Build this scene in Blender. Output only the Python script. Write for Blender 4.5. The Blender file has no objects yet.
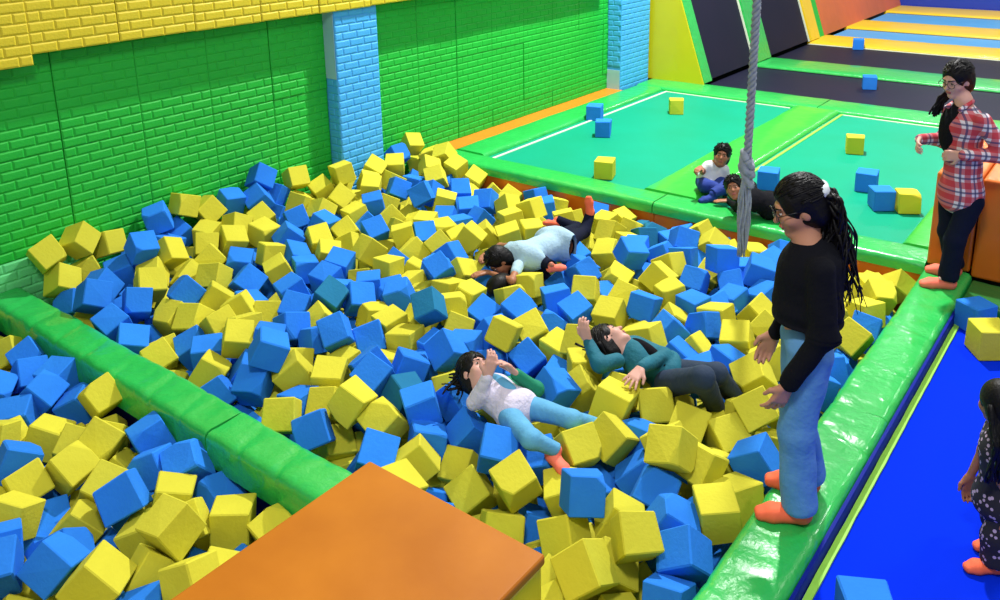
import bpy, bmesh, math, random
import numpy as np
from mathutils import Vector, Matrix, Euler, noise

random.seed(7); rng = np.random.default_rng(7)
scene = bpy.context.scene
COL = scene.collection

# ---------------------------------------------------------------- camera (surveyed from the photograph's vanishing points)
FOC = 861.0; PP = np.array([500.0, 130.0]); EYE = np.array([0.0, 0.0, 2.75])
RW = np.array([[0.61360192, -0.21365707, 0.76016008],
               [-0.78945764, -0.1467463, 0.59600517],
               [-0.01579004, -0.96582409, -0.25871702]])      # columns: image right, image down, view direction
cam = bpy.data.cameras.new('camera'); cam.sensor_width = 36.0; cam.lens = 36.0 * FOC / 1000.0
cam.shift_x = 0.0; cam.shift_y = -(300.0 - PP[1]) / 1000.0; cam.clip_end = 200
camo = bpy.data.objects.new('camera', cam); COL.objects.link(camo)
M = Matrix.Identity(4)
for i in range(3):
    M[i][0] = RW[i, 0]; M[i][1] = -RW[i, 1]; M[i][2] = -RW[i, 2]; M[i][3] = EYE[i]
camo.matrix_world = M
scene.camera = camo

# ---------------------------------------------------------------- light and exposure
world = bpy.data.worlds.new('hall_light'); scene.world = world; world.use_nodes = True
world.node_tree.nodes['Background'].inputs[0].default_value = (0.93, 0.97, 1.0, 1)
world.node_tree.nodes['Background'].inputs[1].default_value = 0.40
def lamp(x, y, z, power, size, colour=(1, 0.985, 0.96)):
    d = bpy.data.lights.new('ceiling_lamp', 'AREA'); d.shape = 'SQUARE'; d.size = size; d.energy = power; d.color = colour
    o = bpy.data.objects.new('ceiling_lamp', d); COL.objects.link(o); o.location = (x, y, z)
lamp(9.7, 3.95, 8.5, 1620, 0.3)            # the high-bay lamp that throws the wall shadows
for (x, y, p) in ((0.2, 0.6, 250), (6.5, -1.2, 120), (13.0, -1.2, 120), (20.5, 3.0, 300)):
    lamp(x, y, 6.0, p, 0.8)
vs = scene.view_settings
vs.view_transform = 'Standard'; vs.look = 'None'; vs.gamma = 1.0; vs.use_curve_mapping = False; vs.exposure = 0.0

# ---------------------------------------------------------------- survey helpers: a pixel of the photograph to a point of the hall
def ray(px, py):
    return RW @ np.array([px - PP[0], py - PP[1], FOC])
def on_z(px, py, z=0.0):
    r = ray(px, py); return EYE + r * (z - EYE[2]) / r[2]
def project(p):
    q = RW.T @ (np.asarray(p, float) - EYE); return q[:2] / q[2] * FOC + PP
def facing_plane(base):
    """upright plane through base, square to the line of sight: gives V(px, py, depth offset)"""
    b = np.array(base, float); n = np.array([b[0], b[1], 0.0]); n /= np.linalg.norm(n)
    def V(px, py, dd=0.0):
        r = ray(px, py); t = (b[:2] @ n[:2] + dd) / (r[:2] @ n[:2]); return EYE + r * t
    return V

# ---------------------------------------------------------------- materials
def lin(c):
    out = []
    for v in c[:3]:
        v /= 255.0
        out.append(v / 12.92 if v <= 0.04045 else ((v + 0.055) / 1.055) ** 2.4)
    return (*out, 1.0)
MATS = {}
def mat(name, rgb, rough=0.6, vary=0.0, nscale=8.0, nmix=0.0, rgb2=None, bump=0.0, bscale=40.0, coat=0.0, spec=0.4, sheen=0.0, bdist=0.01):
    if name in MATS: return MATS[name]
    m = bpy.data.materials.new(name); m.use_nodes = True; nt = m.node_tree; N, L = nt.nodes, nt.links
    b = N['Principled BSDF']; b.inputs['Roughness'].default_value = rough
    b.inputs['Specular IOR Level'].default_value = spec
    b.inputs['Coat Weight'].default_value = coat; b.inputs['Coat Roughness'].default_value = 0.12
    b.inputs['Sheen Weight'].default_value = sheen
    base = lin(rgb); b.inputs['Base Color'].default_value = base
    m.diffuse_color = base
    tc = N.new('ShaderNodeTexCoord'); src = None
    if nmix > 0:
        nz = N.new('ShaderNodeTexNoise'); nz.inputs['Scale'].default_value = nscale; nz.inputs['Detail'].default_value = 5
        L.new(tc.outputs['Object'], nz.inputs['Vector'])
        mx = N.new('ShaderNodeMix'); mx.data_type = 'RGBA'
        mx.inputs[6].default_value = base; mx.inputs[7].default_value = lin(rgb2) if rgb2 else tuple(v * 0.6 for v in base[:3]) + (1,)
        mr = N.new('ShaderNodeMapRange'); mr.inputs[1].default_value = 0.35; mr.inputs[2].default_value = 0.7
        mr.inputs[4].default_value = nmix
        L.new(nz.outputs['Fac'], mr.inputs[0]); L.new(mr.outputs[0], mx.inputs[0]); src = mx.outputs[2]
    if vary > 0:
        oi = N.new('ShaderNodeObjectInfo'); hs = N.new('ShaderNodeHueSaturation')
        mv = N.new('ShaderNodeMapRange'); mv.inputs[3].default_value = 1 - vary; mv.inputs[4].default_value = 1 + vary
        L.new(oi.outputs['Random'], mv.inputs[0]); L.new(mv.outputs[0], hs.inputs['Value'])
        if src: L.new(src, hs.inputs['Color'])
        else: hs.inputs['Color'].default_value = base
        src = hs.outputs['Color']
    if src: L.new(src, b.inputs['Base Color'])
    if bump > 0:
        nb = N.new('ShaderNodeTexNoise'); nb.inputs['Scale'].default_value = bscale; nb.inputs['Detail'].default_value = 4
        L.new(tc.outputs['Object'], nb.inputs['Vector'])
        bp = N.new('ShaderNodeBump'); bp.inputs['Strength'].default_value = bump; bp.inputs['Distance'].default_value = bdist
        L.new(nb.outputs['Fac'], bp.inputs['Height']); L.new(bp.outputs['Normal'], b.inputs['Normal'])
    MATS[name] = m; return m

mat('foam_yellow', (206, 200, 60), 0.9, vary=0.08, nscale=6, nmix=0.25, rgb2=(190, 182, 48), bump=0.25, bscale=45, spec=0.15)
mat('foam_blue', (42, 126, 226), 0.9, vary=0.12, nscale=6, nmix=0.3, rgb2=(34, 108, 208), bump=0.25, bscale=45, spec=0.15)
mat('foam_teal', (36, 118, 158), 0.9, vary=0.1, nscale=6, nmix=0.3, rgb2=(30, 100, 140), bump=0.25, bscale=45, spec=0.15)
mat('brick_green', (30, 182, 56), 0.55, nscale=3, nmix=0.5, rgb2=(24, 166, 44), bump=0.25, bscale=70)
mat('brick_green_back', (26, 170, 48), 0.6)
mat('brick_mint', (104, 214, 134), 0.55, nscale=4, nmix=0.5, rgb2=(84, 202, 116), bump=0.25, bscale=70)
mat('brick_mint_back', (92, 204, 122), 0.6)
mat('brick_yellow', (224, 202, 42), 0.55, nscale=4, nmix=0.5, rgb2=(212, 188, 32), bump=0.3, bscale=70)
mat('brick_yellow_back', (204, 180, 32), 0.6)
mat('brick_blue', (74, 176, 242), 0.55, nscale=4, nmix=0.4, rgb2=(60, 160, 232), bump=0.25, bscale=70)
mat('brick_blue_back', (60, 156, 226), 0.6)
mat('bare_panel', (150, 196, 212), 0.6, nscale=3, nmix=0.5, rgb2=(176, 208, 222))
mat('wall_dark', (20, 84, 30), 0.8)
mat('vinyl_green', (42, 180, 82), 0.32, nscale=2.5, nmix=0.5, rgb2=(32, 164, 66), bump=0.55, bscale=9, coat=0.35, bdist=0.03)
mat('vinyl_green_light', (54, 184, 62), 0.34, nscale=2.5, nmix=0.4, rgb2=(46, 174, 54), bump=0.35, bscale=7, coat=0.35, bdist=0.03)
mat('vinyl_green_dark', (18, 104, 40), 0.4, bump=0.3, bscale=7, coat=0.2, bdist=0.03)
mat('vinyl_orange', (214, 110, 22), 0.4, nscale=3, nmix=0.5, rgb2=(196, 98, 18), bump=0.15, bscale=5, coat=0.25, bdist=0.03)
mat('vinyl_mat_orange', (180, 108, 22), 0.5, nscale=2.2, nmix=0.8, rgb2=(160, 90, 14), bump=0.12, bscale=4, coat=0.05, spec=0.2, bdist=0.03)
mat('vinyl_yellow', (206, 192, 20), 0.4, nscale=3, nmix=0.4, rgb2=(194, 180, 14), bump=0.15, bscale=6, coat=0.2, bdist=0.02)
mat('vinyl_yellow_pad', (236, 200, 28), 0.4, nscale=3, nmix=0.4, rgb2=(226, 184, 20), bump=0.2, bscale=6, coat=0.2, bdist=0.02)
mat('vinyl_blue', (26, 62, 190), 0.4, coat=0.2)
mat('strip_orange', (216, 128, 26), 0.5, nscale=4, nmix=0.4, rgb2=(200, 116, 22))
mat('bed_green', (16, 152, 120), 0.5, nscale=1.2, nmix=0.6, rgb2=(20, 142, 102), bump=0.08, bscale=160, spec=0.12)
mat('bed_black', (26, 28, 48), 0.5, nscale=1.5, nmix=0.5, rgb2=(36, 32, 54), bump=0.1, bscale=160, spec=0.1)
mat('bed_blue', (4, 44, 216), 0.85, spec=0.02, nscale=1.3, nmix=0.5, rgb2=(10, 42, 206), bump=0.05, bscale=160)
mat('bed_sky', (78, 156, 214), 0.5, nscale=1.5, nmix=0.4, rgb2=(70, 144, 200))
mat('web_white', (208, 220, 196), 0.6)
mat('web_lime', (150, 214, 74), 0.55, nscale=20, nmix=0.5, rgb2=(130, 196, 60))
mat('trim_navy', (8, 28, 132), 0.6, spec=0.1)
mat('frame_dark', (16, 18, 26), 0.6)
mat('rope', (150, 158, 170), 0.9, nscale=30, nmix=0.6, rgb2=(112, 120, 134), bump=0.4, bscale=160)
mat('floor', (70, 72, 80), 0.7, nscale=2, nmix=0.5)
mat('skin', (186, 132, 106), 0.5, nscale=9, nmix=0.3, rgb2=(170, 114, 90), spec=0.35)
mat('skin_tan', (160, 106, 78), 0.5, nscale=9, nmix=0.3, rgb2=(144, 92, 66), spec=0.35)
mat('skin_fair', (206, 158, 144), 0.5, nscale=9, nmix=0.3, rgb2=(192, 138, 124), spec=0.35)
mat('hair', (9, 8, 11), 0.5, bump=0.3, bscale=90, spec=0.22)
mat('eye_white', (176, 168, 164), 0.5)
mat('eye_dark', (18, 12, 10), 0.3)
mat('lips', (160, 88, 84), 0.5)
mat('lens_frame', (40, 36, 38), 0.3)
mat('lens', (170, 180, 190), 0.1, spec=0.6)
mat('cloth_black', (13, 14, 22), 0.9, spec=0.15, bump=0.4, bscale=24, bdist=0.02)
mat('cloth_navy', (14, 20, 42), 0.9, spec=0.15, bump=0.3, bscale=20, bdist=0.02)
mat('cloth_dark_slate', (32, 50, 74), 0.85, bump=0.4, bscale=16, bdist=0.02)
mat('cloth_blue', (22, 54, 140), 0.8, nscale=8, nmix=0.4, rgb2=(18, 42, 110), bump=0.4, bscale=24, bdist=0.02)
mat('cloth_white', (208, 216, 222), 0.85, bump=0.4, bscale=26, bdist=0.02)
mat('cloth_lilac', (214, 208, 228), 0.8, nscale=6, nmix=0.4, rgb2=(196, 190, 214), bump=0.6, bscale=22, bdist=0.03)
mat('cloth_grey_blue', (164, 196, 214), 0.85, nscale=7, nmix=0.4, rgb2=(144, 178, 200), bump=0.4, bscale=30, bdist=0.02)
mat('cloth_teal', (18, 104, 124), 0.8, nscale=8, nmix=0.5, rgb2=(14, 82, 100), bump=0.5, bscale=22, bdist=0.02)
mat('cloth_jade', (20, 130, 96), 0.8, bump=0.4, bscale=24, bdist=0.02)
mat('denim', (96, 152, 206), 0.85, nscale=9, nmix=0.6, rgb2=(72, 128, 186), bump=0.5, bscale=18, bdist=0.02)
mat('denim_light', (92, 164, 206), 0.85, nscale=9, nmix=0.6, rgb2=(74, 142, 188), bump=0.5, bscale=18, bdist=0.02)
mat('sock_orange', (246, 110, 70), 0.75, nscale=20, nmix=0.4, rgb2=(236, 96, 60))
mat('sock_salmon', (246, 122, 98), 0.75, nscale=20, nmix=0.4, rgb2=(238, 106, 84))
mat('sock_print', (240, 196, 190), 0.7)

def plaid(name):
    m = bpy.data.materials.new(name); m.use_nodes = True; N, L = m.node_tree.nodes, m.node_tree.links
    b = N['Principled BSDF']; b.inputs['Roughness'].default_value = 0.85
    tc = N.new('ShaderNodeTexCoord'); sp = N.new('ShaderNodeSeparateXYZ'); L.new(tc.outputs['Object'], sp.inputs[0])
    def stripes(src, scale, off, width):
        a = N.new('ShaderNodeMath'); a.operation = 'MULTIPLY_ADD'; a.inputs[1].default_value = scale; a.inputs[2].default_value = off
        L.new(src, a.inputs[0])
        f = N.new('ShaderNodeMath'); f.operation = 'FRACT'; L.new(a.outputs[0], f.inputs[0])
        g = N.new('ShaderNodeMath'); g.operation = 'LESS_THAN'; g.inputs[1].default_value = width; L.new(f.outputs[0], g.inputs[0])
        return g.outputs[0]
    def mixc(fac, a_sock, colour):
        mx = N.new('ShaderNodeMix'); mx.data_type = 'RGBA'; L.new(fac, mx.inputs[0])
        if isinstance(a_sock, tuple): mx.inputs[6].default_value = a_sock
        else: L.new(a_sock, mx.inputs[6])
        mx.inputs[7].default_value = lin(colour); return mx.outputs[2]
    def half(fac):
        h = N.new('ShaderNodeMath'); h.operation = 'MULTIPLY'; h.inputs[1].default_value = 0.78; L.new(fac, h.inputs[0]); return h.outputs[0]
    ad = N.new('ShaderNodeMath'); ad.operation = 'SUBTRACT'; L.new(sp.outputs['Y'], ad.inputs[0]); L.new(sp.outputs['X'], ad.inputs[1])
    c = lin((216, 206, 214))
    c = mixc(half(stripes(ad.outputs[0], 8.5, 0.0, 0.45)), c, (186, 26, 46))
    c = mixc(half(stripes(sp.outputs['Z'], 10.5, 0.0, 0.45)), c, (186, 26, 46))
    c = mixc(half(stripes(ad.outputs[0], 8.5, 0.35, 0.14)), c, (44, 48, 96))
    c = mixc(half(stripes(sp.outputs['Z'], 10.5, 0.35, 0.14)), c, (44, 48, 96))
    L.new(c, b.inputs['Base Color']); MATS[name] = m
plaid('cloth_plaid')
def speckle(name, c1, c2):
    m = bpy.data.materials.new(name); m.use_nodes = True; N, L = m.node_tree.nodes, m.node_tree.links
    b = N['Principled BSDF']; b.inputs['Roughness'].default_value = 0.85
    tc = N.new('ShaderNodeTexCoord'); v = N.new('ShaderNodeTexVoronoi'); v.inputs['Scale'].default_value = 42
    L.new(tc.outputs['Object'], v.inputs['Vector'])
    r = N.new('ShaderNodeMath'); r.operation = 'LESS_THAN'; r.inputs[1].default_value = 0.33; L.new(v.outputs['Distance'], r.inputs[0])
    mx = N.new('ShaderNodeMix'); mx.data_type = 'RGBA'; mx.inputs[6].default_value = lin(c1); mx.inputs[7].default_value = lin(c2)
    L.new(r.outputs[0], mx.inputs[0]); L.new(mx.outputs[2], b.inputs['Base Color']); MATS[name] = m
speckle('cloth_print', (24, 22, 34), (170, 150, 176))

# ---------------------------------------------------------------- object helpers
def tag(o, label=None, cat=None, group=None, kind=None):
    if label: o['label'] = label
    if cat: o['category'] = cat
    if group: o['group'] = group
    if kind: o['kind'] = kind
    return o
def empty(name, loc, label=None, cat=None, group=None):
    o = bpy.data.objects.new(name, None); COL.objects.link(o); o.location = tuple(loc); o.empty_display_size = 0.05
    return tag(o, label, cat, group)
def link_mesh(name, me, m, parent=None, loc=(0, 0, 0)):
    o = bpy.data.objects.new(name, me); COL.objects.link(o); o.location = tuple(loc)
    if m and not me.materials: me.materials.append(MATS[m] if isinstance(m, str) else m)
    if parent: o.parent = parent
    return o
def bm_obj(name, bm, m, parent=None, loc=(0, 0, 0), smooth=False):
    me = bpy.data.meshes.new(name); bm.to_mesh(me); bm.free()
    if smooth:
        for p in me.polygons: p.use_smooth = True
    return link_mesh(name, me, m, parent, loc)
def add_box(bm, lo, hi, bevel=0.0, seg=1, cuts=0):
    vs_ = [bm.verts.new((x, y, z)) for x in (lo[0], hi[0]) for y in (lo[1], hi[1]) for z in (lo[2], hi[2])]
    idx = [(0, 1, 3, 2), (4, 6, 7, 5), (0, 4, 5, 1), (2, 3, 7, 6), (0, 2, 6, 4), (1, 5, 7, 3)]
    fs = [bm.faces.new([vs_[i] for i in q]) for q in idx]
    if bevel > 0:
        es = list({e for f in fs for e in f.edges})
        bmesh.ops.bevel(bm, geom=es, offset=bevel, segments=seg, profile=0.5, affect='EDGES')
def box(name, lo, hi, m, parent=None, bevel=0.0, seg=1, smooth=False):
    """box whose object origin is the middle of its base"""
    lo = np.array(lo, float); hi = np.array(hi, float); o = np.array([(lo[0] + hi[0]) / 2, (lo[1] + hi[1]) / 2, lo[2]])
    bm = bmesh.new(); add_box(bm, lo - o, hi - o, bevel, seg)
    loc = o if parent is None else o - np.array(parent.location)
    return bm_obj(name, bm, m, parent, loc, smooth)
def slab(name, pts, normal, thick, m, parent=None):
    """flat polygon given by its outline, thickened against its normal"""
    o = np.mean(np.array(pts, float), axis=0); n = np.array(normal, float); n /= np.linalg.norm(n)
    bm = bmesh.new(); a = [bm.verts.new(np.array(p) - o) for p in pts]; b = [bm.verts.new(np.array(p) - o - n * thick) for p in pts]
    bm.faces.new(a); bm.faces.new(b[::-1])
    for i in range(len(pts)):
        j = (i + 1) % len(pts); bm.faces.new([a[i], b[i], b[j], a[j]])
    bmesh.ops.recalc_face_normals(bm, faces=bm.faces)
    loc = o if parent is None else o - np.array(parent.location)
    return bm_obj(name, bm, m, parent, loc)
def pad(name, lo, hi, m, label, cat='pad', group=None, axis=0, wr=0.006, parent=None, crease=0.0):
    """stuffed vinyl edge pad: bevelled box, top softly puckered along its length"""
    lo = np.array(lo, float); hi = np.array(hi, float); o = np.array([(lo[0] + hi[0]) / 2, (lo[1] + hi[1]) / 2, lo[2]])
    L_ = hi[axis] - lo[axis]; n = max(4, int(L_ / (0.09 if crease == 0 else 0.022))); other = 1 - axis; w = hi[other] - lo[other]; h = hi[2] - lo[2]
    prof = []; r = min(0.045, h * 0.45)
    for a in np.linspace(180, 90, 4): prof.append((-w / 2 + r + r * math.cos(math.radians(a)), h - r + r * math.sin(math.radians(a))))
    prof += [(-w / 6, h), (w / 6, h)]
    for a in np.linspace(90, 0, 4): prof.append((w / 2 - r + r * math.cos(math.radians(a)), h - r + r * math.sin(math.radians(a))))
    prof = [(-w / 2, 0.0)] + prof + [(w / 2, 0.0)]
    bm = bmesh.new(); rows = []; sd = random.random() * 50
    for i in range(n + 1):
        t = -L_ / 2 + L_ * i / n; row = []
        for k, (q, z) in enumerate(prof):
            d = wr * noise.noise((t * 2.3 + sd, q * 5, z * 3)) + 0.5 * wr * noise.noise((t * 9 + sd, q * 3, 4.0))
            if crease > 0:
                for cx in range(-12, 13):
                    tc_ = (cx + 0.3 * noise.noise((cx * 3.1, sd, 0))) * crease + 0.35 * q
                    d -= 0.014 * math.exp(-((t - tc_) / 0.022) ** 2) * (1 if q < 0.05 else 0.5)
            zz = z + (d if z > 0.3 * h else 0); qq = q * (1 + 0.4 * d / max(w, 0.1))
            row.append(bm.verts.new((t, qq, zz) if axis == 0 else (qq, t, zz)))
        rows.append(row)
    for i in range(n):
        for k in range(len(prof) - 1):
            bm.faces.new([rows[i][k], rows[i + 1][k], rows[i + 1][k + 1], rows[i][k + 1]])
        bm.faces.new([rows[i][0], rows[i][-1], rows[i + 1][-1], rows[i + 1][0]])
    bm.faces.new(rows[0]); bm.faces.new(rows[-1][::-1])
    bmesh.ops.recalc_face_normals(bm, faces=bm.faces)
    loc = o if parent is None else o - np.array(parent.location)
    ob = bm_obj(name, bm, m, parent, loc, smooth=True)
    mod = ob.modifiers.new('edge', 'EDGE_SPLIT'); mod.split_angle = math.radians(50)
    return tag(ob, label, cat, group)
def tube(name, pts, radii, m, parent=None, seg=8, base=(0, 0, 0), closed_ends=True):
    bm = bmesh.new(); sweep(bm, [np.array(p) - np.array(base) for p in pts], radii, seg)
    return bm_obj(name, bm, m, parent, base if parent is None else (0, 0, 0), smooth=True)
def sweep(bm, pts, radii, seg=8):
    pts = [np.array(p, float) for p in pts]; rows = []; up = np.array([0.3, 0.2, 1.0])
    if np.isscalar(radii): radii = [radii] * len(pts)
    for i, p in enumerate(pts):
        t = pts[min(i + 1, len(pts) - 1)] - pts[max(i - 1, 0)]; t /= np.linalg.norm(t) + 1e-9
        a = np.cross(t, up)
        if np.linalg.norm(a) < 1e-3: a = np.cross(t, [1, 0, 0])
        a /= np.linalg.norm(a); b = np.cross(t, a)
        rows.append([bm.verts.new(p + radii[i] * (a * math.cos(2 * math.pi * k / seg) + b * math.sin(2 * math.pi * k / seg))) for k in range(seg)])
    for i in range(len(rows) - 1):
        for k in range(seg):
            bm.faces.new([rows[i][k], rows[i][(k + 1) % seg], rows[i + 1][(k + 1) % seg], rows[i + 1][k]])
    bm.faces.new(rows[0][::-1]); bm.faces.new(rows[-1])
# ---------------------------------------------------------------- the hall: floor, brick-panelled wall, columns
fl = box('floor', (-6, -8, -1.15), (30, 9, -1.0), 'floor'); tag(fl, kind='structure')
BW, BH, PW, PH = 0.1886, 0.0755, 0.66, 0.755       # brick, course and foam panel sizes
def brick_mesh(w, h=BH, d=0.0068):
    bm = bmesh.new(); g = 0.002; t = 0.012
    a = [bm.verts.new(p) for p in ((g, 0, g), (w - g, 0, g), (w - g, 0, h - g), (g, 0, h - g))]
    b = [bm.verts.new(p) for p in ((g + t, -d, g + t), (w - g - t, -d * 0.9, g + t), (w - g - t, -d, h - g - t * 0.8), (g + t, -d * 0.85, h - g - t))]
    bm.faces.new(b)
    for i in range(4):
        j = (i + 1) % 4; bm.faces.new([a[i], a[j], b[j], b[i]])
    bmesh.ops.recalc_face_normals(bm, faces=bm.faces)
    me = bpy.data.meshes.new('brick'); bm.to_mesh(me); bm.free(); return me
def courses(width, rows):
    """(x, row, length) of the bricks of a panel: full bricks and one half brick per course"""
    out = []
    for r in range(rows):
        x = 0.0; first = True
        while x < width - 0.02:
            w = BW / 2 if (first and r % 2) else BW
            w = min(w, width - x)
            if w > 0.04: out.append((x, r, w))
            x += w; first = False
    return out
BRICKS = {}
def get_brick(w, m):
    k = (round(w, 3), m)
    if k not in BRICKS:
        me = brick_mesh(w); me.materials.append(MATS[m]); BRICKS[k] = me
    return BRICKS[k]
def panel_field(wall, name, panels, mat_of, limit, stuff_name):
    """panels: (x0, z0, width, rows, front y). Each panel is a part, its bricks sub-parts; past the limit one joined part."""
    todo = []
    for (x0, z0, w, rows, yf) in panels:
        m = mat_of(x0, z0)
        p = box('wall_panel', (x0 + 0.003, yf, z0 + 0.002), (x0 + w - 0.003, yf + 0.05, z0 + rows * BH - 0.002), m + '_back', wall)
        px = np.array(p.location) + np.array(wall.location)
        for (bx, r, bw) in courses(w, rows):
            wp = np.array([x0 + bx, yf, z0 + r * BH]); c = project(wp + [bw / 2, 0, BH / 2])
            vis = -15 < c[0] < 1015 and -12 < c[1] < 612 and wp[2] > -0.05
            todo.append((0 if vis else 1, np.linalg.norm(wp - EYE), wp, bw, m, p, px))
    todo.sort(key=lambda t: (t[0], t[1]))
    for (v, d, wp, bw, m, p, px) in todo[:limit]:
        if v: continue
        o = bpy.data.objects.new('brick', get_brick(bw, m)); COL.objects.link(o); o.parent = p; o.location = tuple(wp - px)
    rest = [t for i, t in enumerate(todo) if i >= limit or t[0]]
    groups = {}
    for t in rest: groups.setdefault(t[4], []).append(t)
    bm = bmesh.new(); mats = sorted(groups)
    for k, m in enumerate(mats):
        for (v, d, wp, bw, _, p, px) in groups[m]:
            n0 = len(bm.verts); f0 = len(bm.faces)
            bm.from_mesh(get_brick(bw, m)); bm.verts.ensure_lookup_table(); bm.faces.ensure_lookup_table()
            for vert in bm.verts[n0:]: vert.co += Vector(wp - np.array(wall.location))
            for f in bm.faces[f0:]: f.material_index = k
    me = bpy.data.meshes.new(stuff_name); bm.to_mesh(me); bm.free()
    for m in mats: me.materials.append(MATS[m])
    o = bpy.data.objects.new(stuff_name, me); COL.objects.link(o); o.parent = wall; o['kind'] = 'stuff'

YW = 6.55
wl = box('wall_left', (-1.0, YW + 0.05, -1.0), (26, YW + 0.3, 5.6), 'wall_dark'); tag(wl, kind='structure')
panels = []
for k in range(-2, 14):
    x0 = 2.93 + PW * (k - 1)
    if x0 > 10.9: break
    for r in range(3):
        panels.append((x0, -0.555 + r * PH, min(PW, 10.98 - x0), 10, YW + rng.uniform(-0.004, 0.006)))
panel_field(wl, 'wall_left', panels, lambda x, z: 'brick_mint' if (x < 2.9 and z < 0) else 'brick_green', 300, 'far_bricks')
YB = 6.36
wu = box('wall_upper', (-1.0, YB + 0.05, 1.745), (11.0, YW + 0.04, 5.6), 'brick_yellow_back'); tag(wu, kind='structure')
panels = []
for k in range(-3, 12):
    x0 = 3.39 + PW * (k - 1)
    low = 1 if k <= -1 else 0
    dz = rng.uniform(-0.006, 0.004)
    panels.append((x0, 1.737 - low * BH + dz, PW, 10, YB - 0.012 * (k >= 4) + rng.uniform(-0.004, 0.004)))
    panels.append((x0, 1.737 - low * BH + PH + dz, PW, 10, YB + rng.uniform(-0.004, 0.004)))
panel_field(wu, 'wall_upper', panels, lambda x, z: 'brick_yellow', 300, 'far_bricks')
tr = box('trim_1', (7.0, 6.28, -0.06), (10.98, 6.56, -0.02), 'strip_orange'); tag(tr, kind='structure')

def column(x0, x1, yf, z0, z1, label, single, bare):
    c = empty('wall_column', (x0, yf, z0), label, 'column')
    box('core', (x0, yf, z0), (x1, YW + 0.06, z1), 'brick_blue_back', c)
    rows = int((z1 - z0) / BH); bm = bmesh.new()
    def put(w, loc, rot):
        if single:
            o = bpy.data.objects.new('brick', get_brick(w, 'brick_blue')); COL.objects.link(o); o.parent = c
            o.location = tuple(np.array(loc) - [x0, yf, z0]); o.rotation_euler = (0, 0, rot)
        else:
            n0 = len(bm.verts); bm.from_mesh(get_brick(w, 'brick_blue')); bm.verts.ensure_lookup_table()
            mm = Matrix.Translation(Vector(np.array(loc) - [x0, yf, z0])) @ Matrix.Rotation(rot, 4, 'Z')
            for v in bm.verts[n0:]: v.co = mm @ v.co
    for (bx, r, w) in courses(x1 - x0, rows): put(w, (x0 + bx, yf, z0 + r * BH), 0)
    side = YW - yf
    for (bx, r, w) in courses(side, rows):
        z = z0 + r * BH
        if bare[0] <= z < bare[1]: continue
        put(w, (x0, YW - bx, z), -math.pi / 2)
    if not single:
        me = bpy.data.meshes.new('brick_field'); bm.to_mesh(me); me.materials.append(MATS['brick_blue'])
        o = bpy.data.objects.new('brick_field', me); COL.objects.link(o); o.parent = c; o['kind'] = 'stuff'
    bm.free()
    box('bare_patch', (x0 - 0.008, yf + 0.01, bare[0] + 0.01), (x0 + 0.01, YW, min(bare[1], z1)), 'bare_panel', c)
    return c
c1 = column(5.57, 6.14, 6.39, -0.45, 1.74, 'sky-blue brick-patterned foam column standing in the foam pit', True, (1.05, 1.8))
c2 = column(10.98, 11.84, 6.325, -0.05, 2.9, 'sky-blue brick-patterned foam column beside the yellow wedge panel', False, (-0.05, 0.27))

# ---------------------------------------------------------------- pit edges, platform
pad('edge_pad', (2.2, 1.95, -0.2), (2.47, 3.78, 0), 'vinyl_green', 'green vinyl divider pad between the two foam pits, end behind the orange platform', axis=1, group='divider pads', wr=0.012, crease=0.36)
pad('edge_pad', (2.2, 3.79, -0.2), (2.47, 6.53, 0), 'vinyl_green', 'green vinyl divider pad between the two foam pits, end against the mint wall panel', axis=1, group='divider pads', wr=0.012, crease=0.36)
pad('edge_pad', (1.2, 0.885, -0.22), (4.50, 1.20, 0), 'vinyl_green', 'wrinkled green vinyl edge pad under the girl in the black sweater', group='beam pads', wr=0.014, crease=0.62)
pad('edge_pad', (4.51, 0.885, -0.22), (6.80, 1.20, 0), 'vinyl_green', 'green vinyl edge pad under the girl in the checked shirt', group='beam pads', wr=0.014, crease=0.62)
box('divider_wall', (2.26, 1.95, -1.0), (2.42, 6.55, -0.2), 'trim_navy'); tag(bpy.data.objects['divider_wall'], 'narrow dark wall under the green divider pad between the pits', 'wall')
box('pit_side_wall', (0.6, 0.95, -1.0), (6.8, 1.15, -0.22), 'trim_navy'); tag(bpy.data.objects['pit_side_wall'], 'dark blue wall under the green edge pad beside the blue trampoline', 'wall')
pl = empty('platform', (1.3, 1.96, -1.0), 'yellow padded jump platform with an orange vinyl mat on top', 'platform')
box('body', (0.3, 1.515, -1.0), (2.14, 2.415, 0.405), 'vinyl_yellow_pad', pl, bevel=0.012, seg=2)
box('top_mat', (0.3, 1.505, 0.406), (2.15, 2.42, 0.452), 'vinyl_mat_orange', pl, bevel=0.014, seg=3)
# raised trampoline deck behind the big pit
dk = box('deck', (6.87, 0.0, -1.0), (23.9, 6.5, -0.14), 'frame_dark'); tag(dk, 'dark raised deck carrying the trampolines behind the foam pit', 'deck')
for (a, b, lb) in ((1.21, 3.55, 'half beside the orange blocks'), (3.55, 6.5, 'half beside the brick wall')):
    o = box('pit_board', (6.835, a, -1.0), (6.869, b - 0.004, -0.1), 'vinyl_orange', bevel=0.008); tag(o, 'orange padded board at the far side of the foam pit, ' + lb, 'board', 'orange pit boards')
pad('edge_pad', (6.81, 3.56, -0.1), (7.15, 6.27, 0), 'vinyl_green', 'green edge pad between the foam pit and the trampoline beside the brick wall', axis=1, group='deck pads')
pad('edge_pad', (6.81, 1.215, -0.1), (7.15, 3.55, 0), 'vinyl_green', 'green edge pad along the foam pit where the two boys rest', axis=1, group='deck pads')
pad('edge_pad', (7.16, 5.84, -0.1), (11.38, 6.27, 0), 'vinyl_green', 'long green pad along the orange strip at the foot of the brick wall', group='deck pads')
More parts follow.
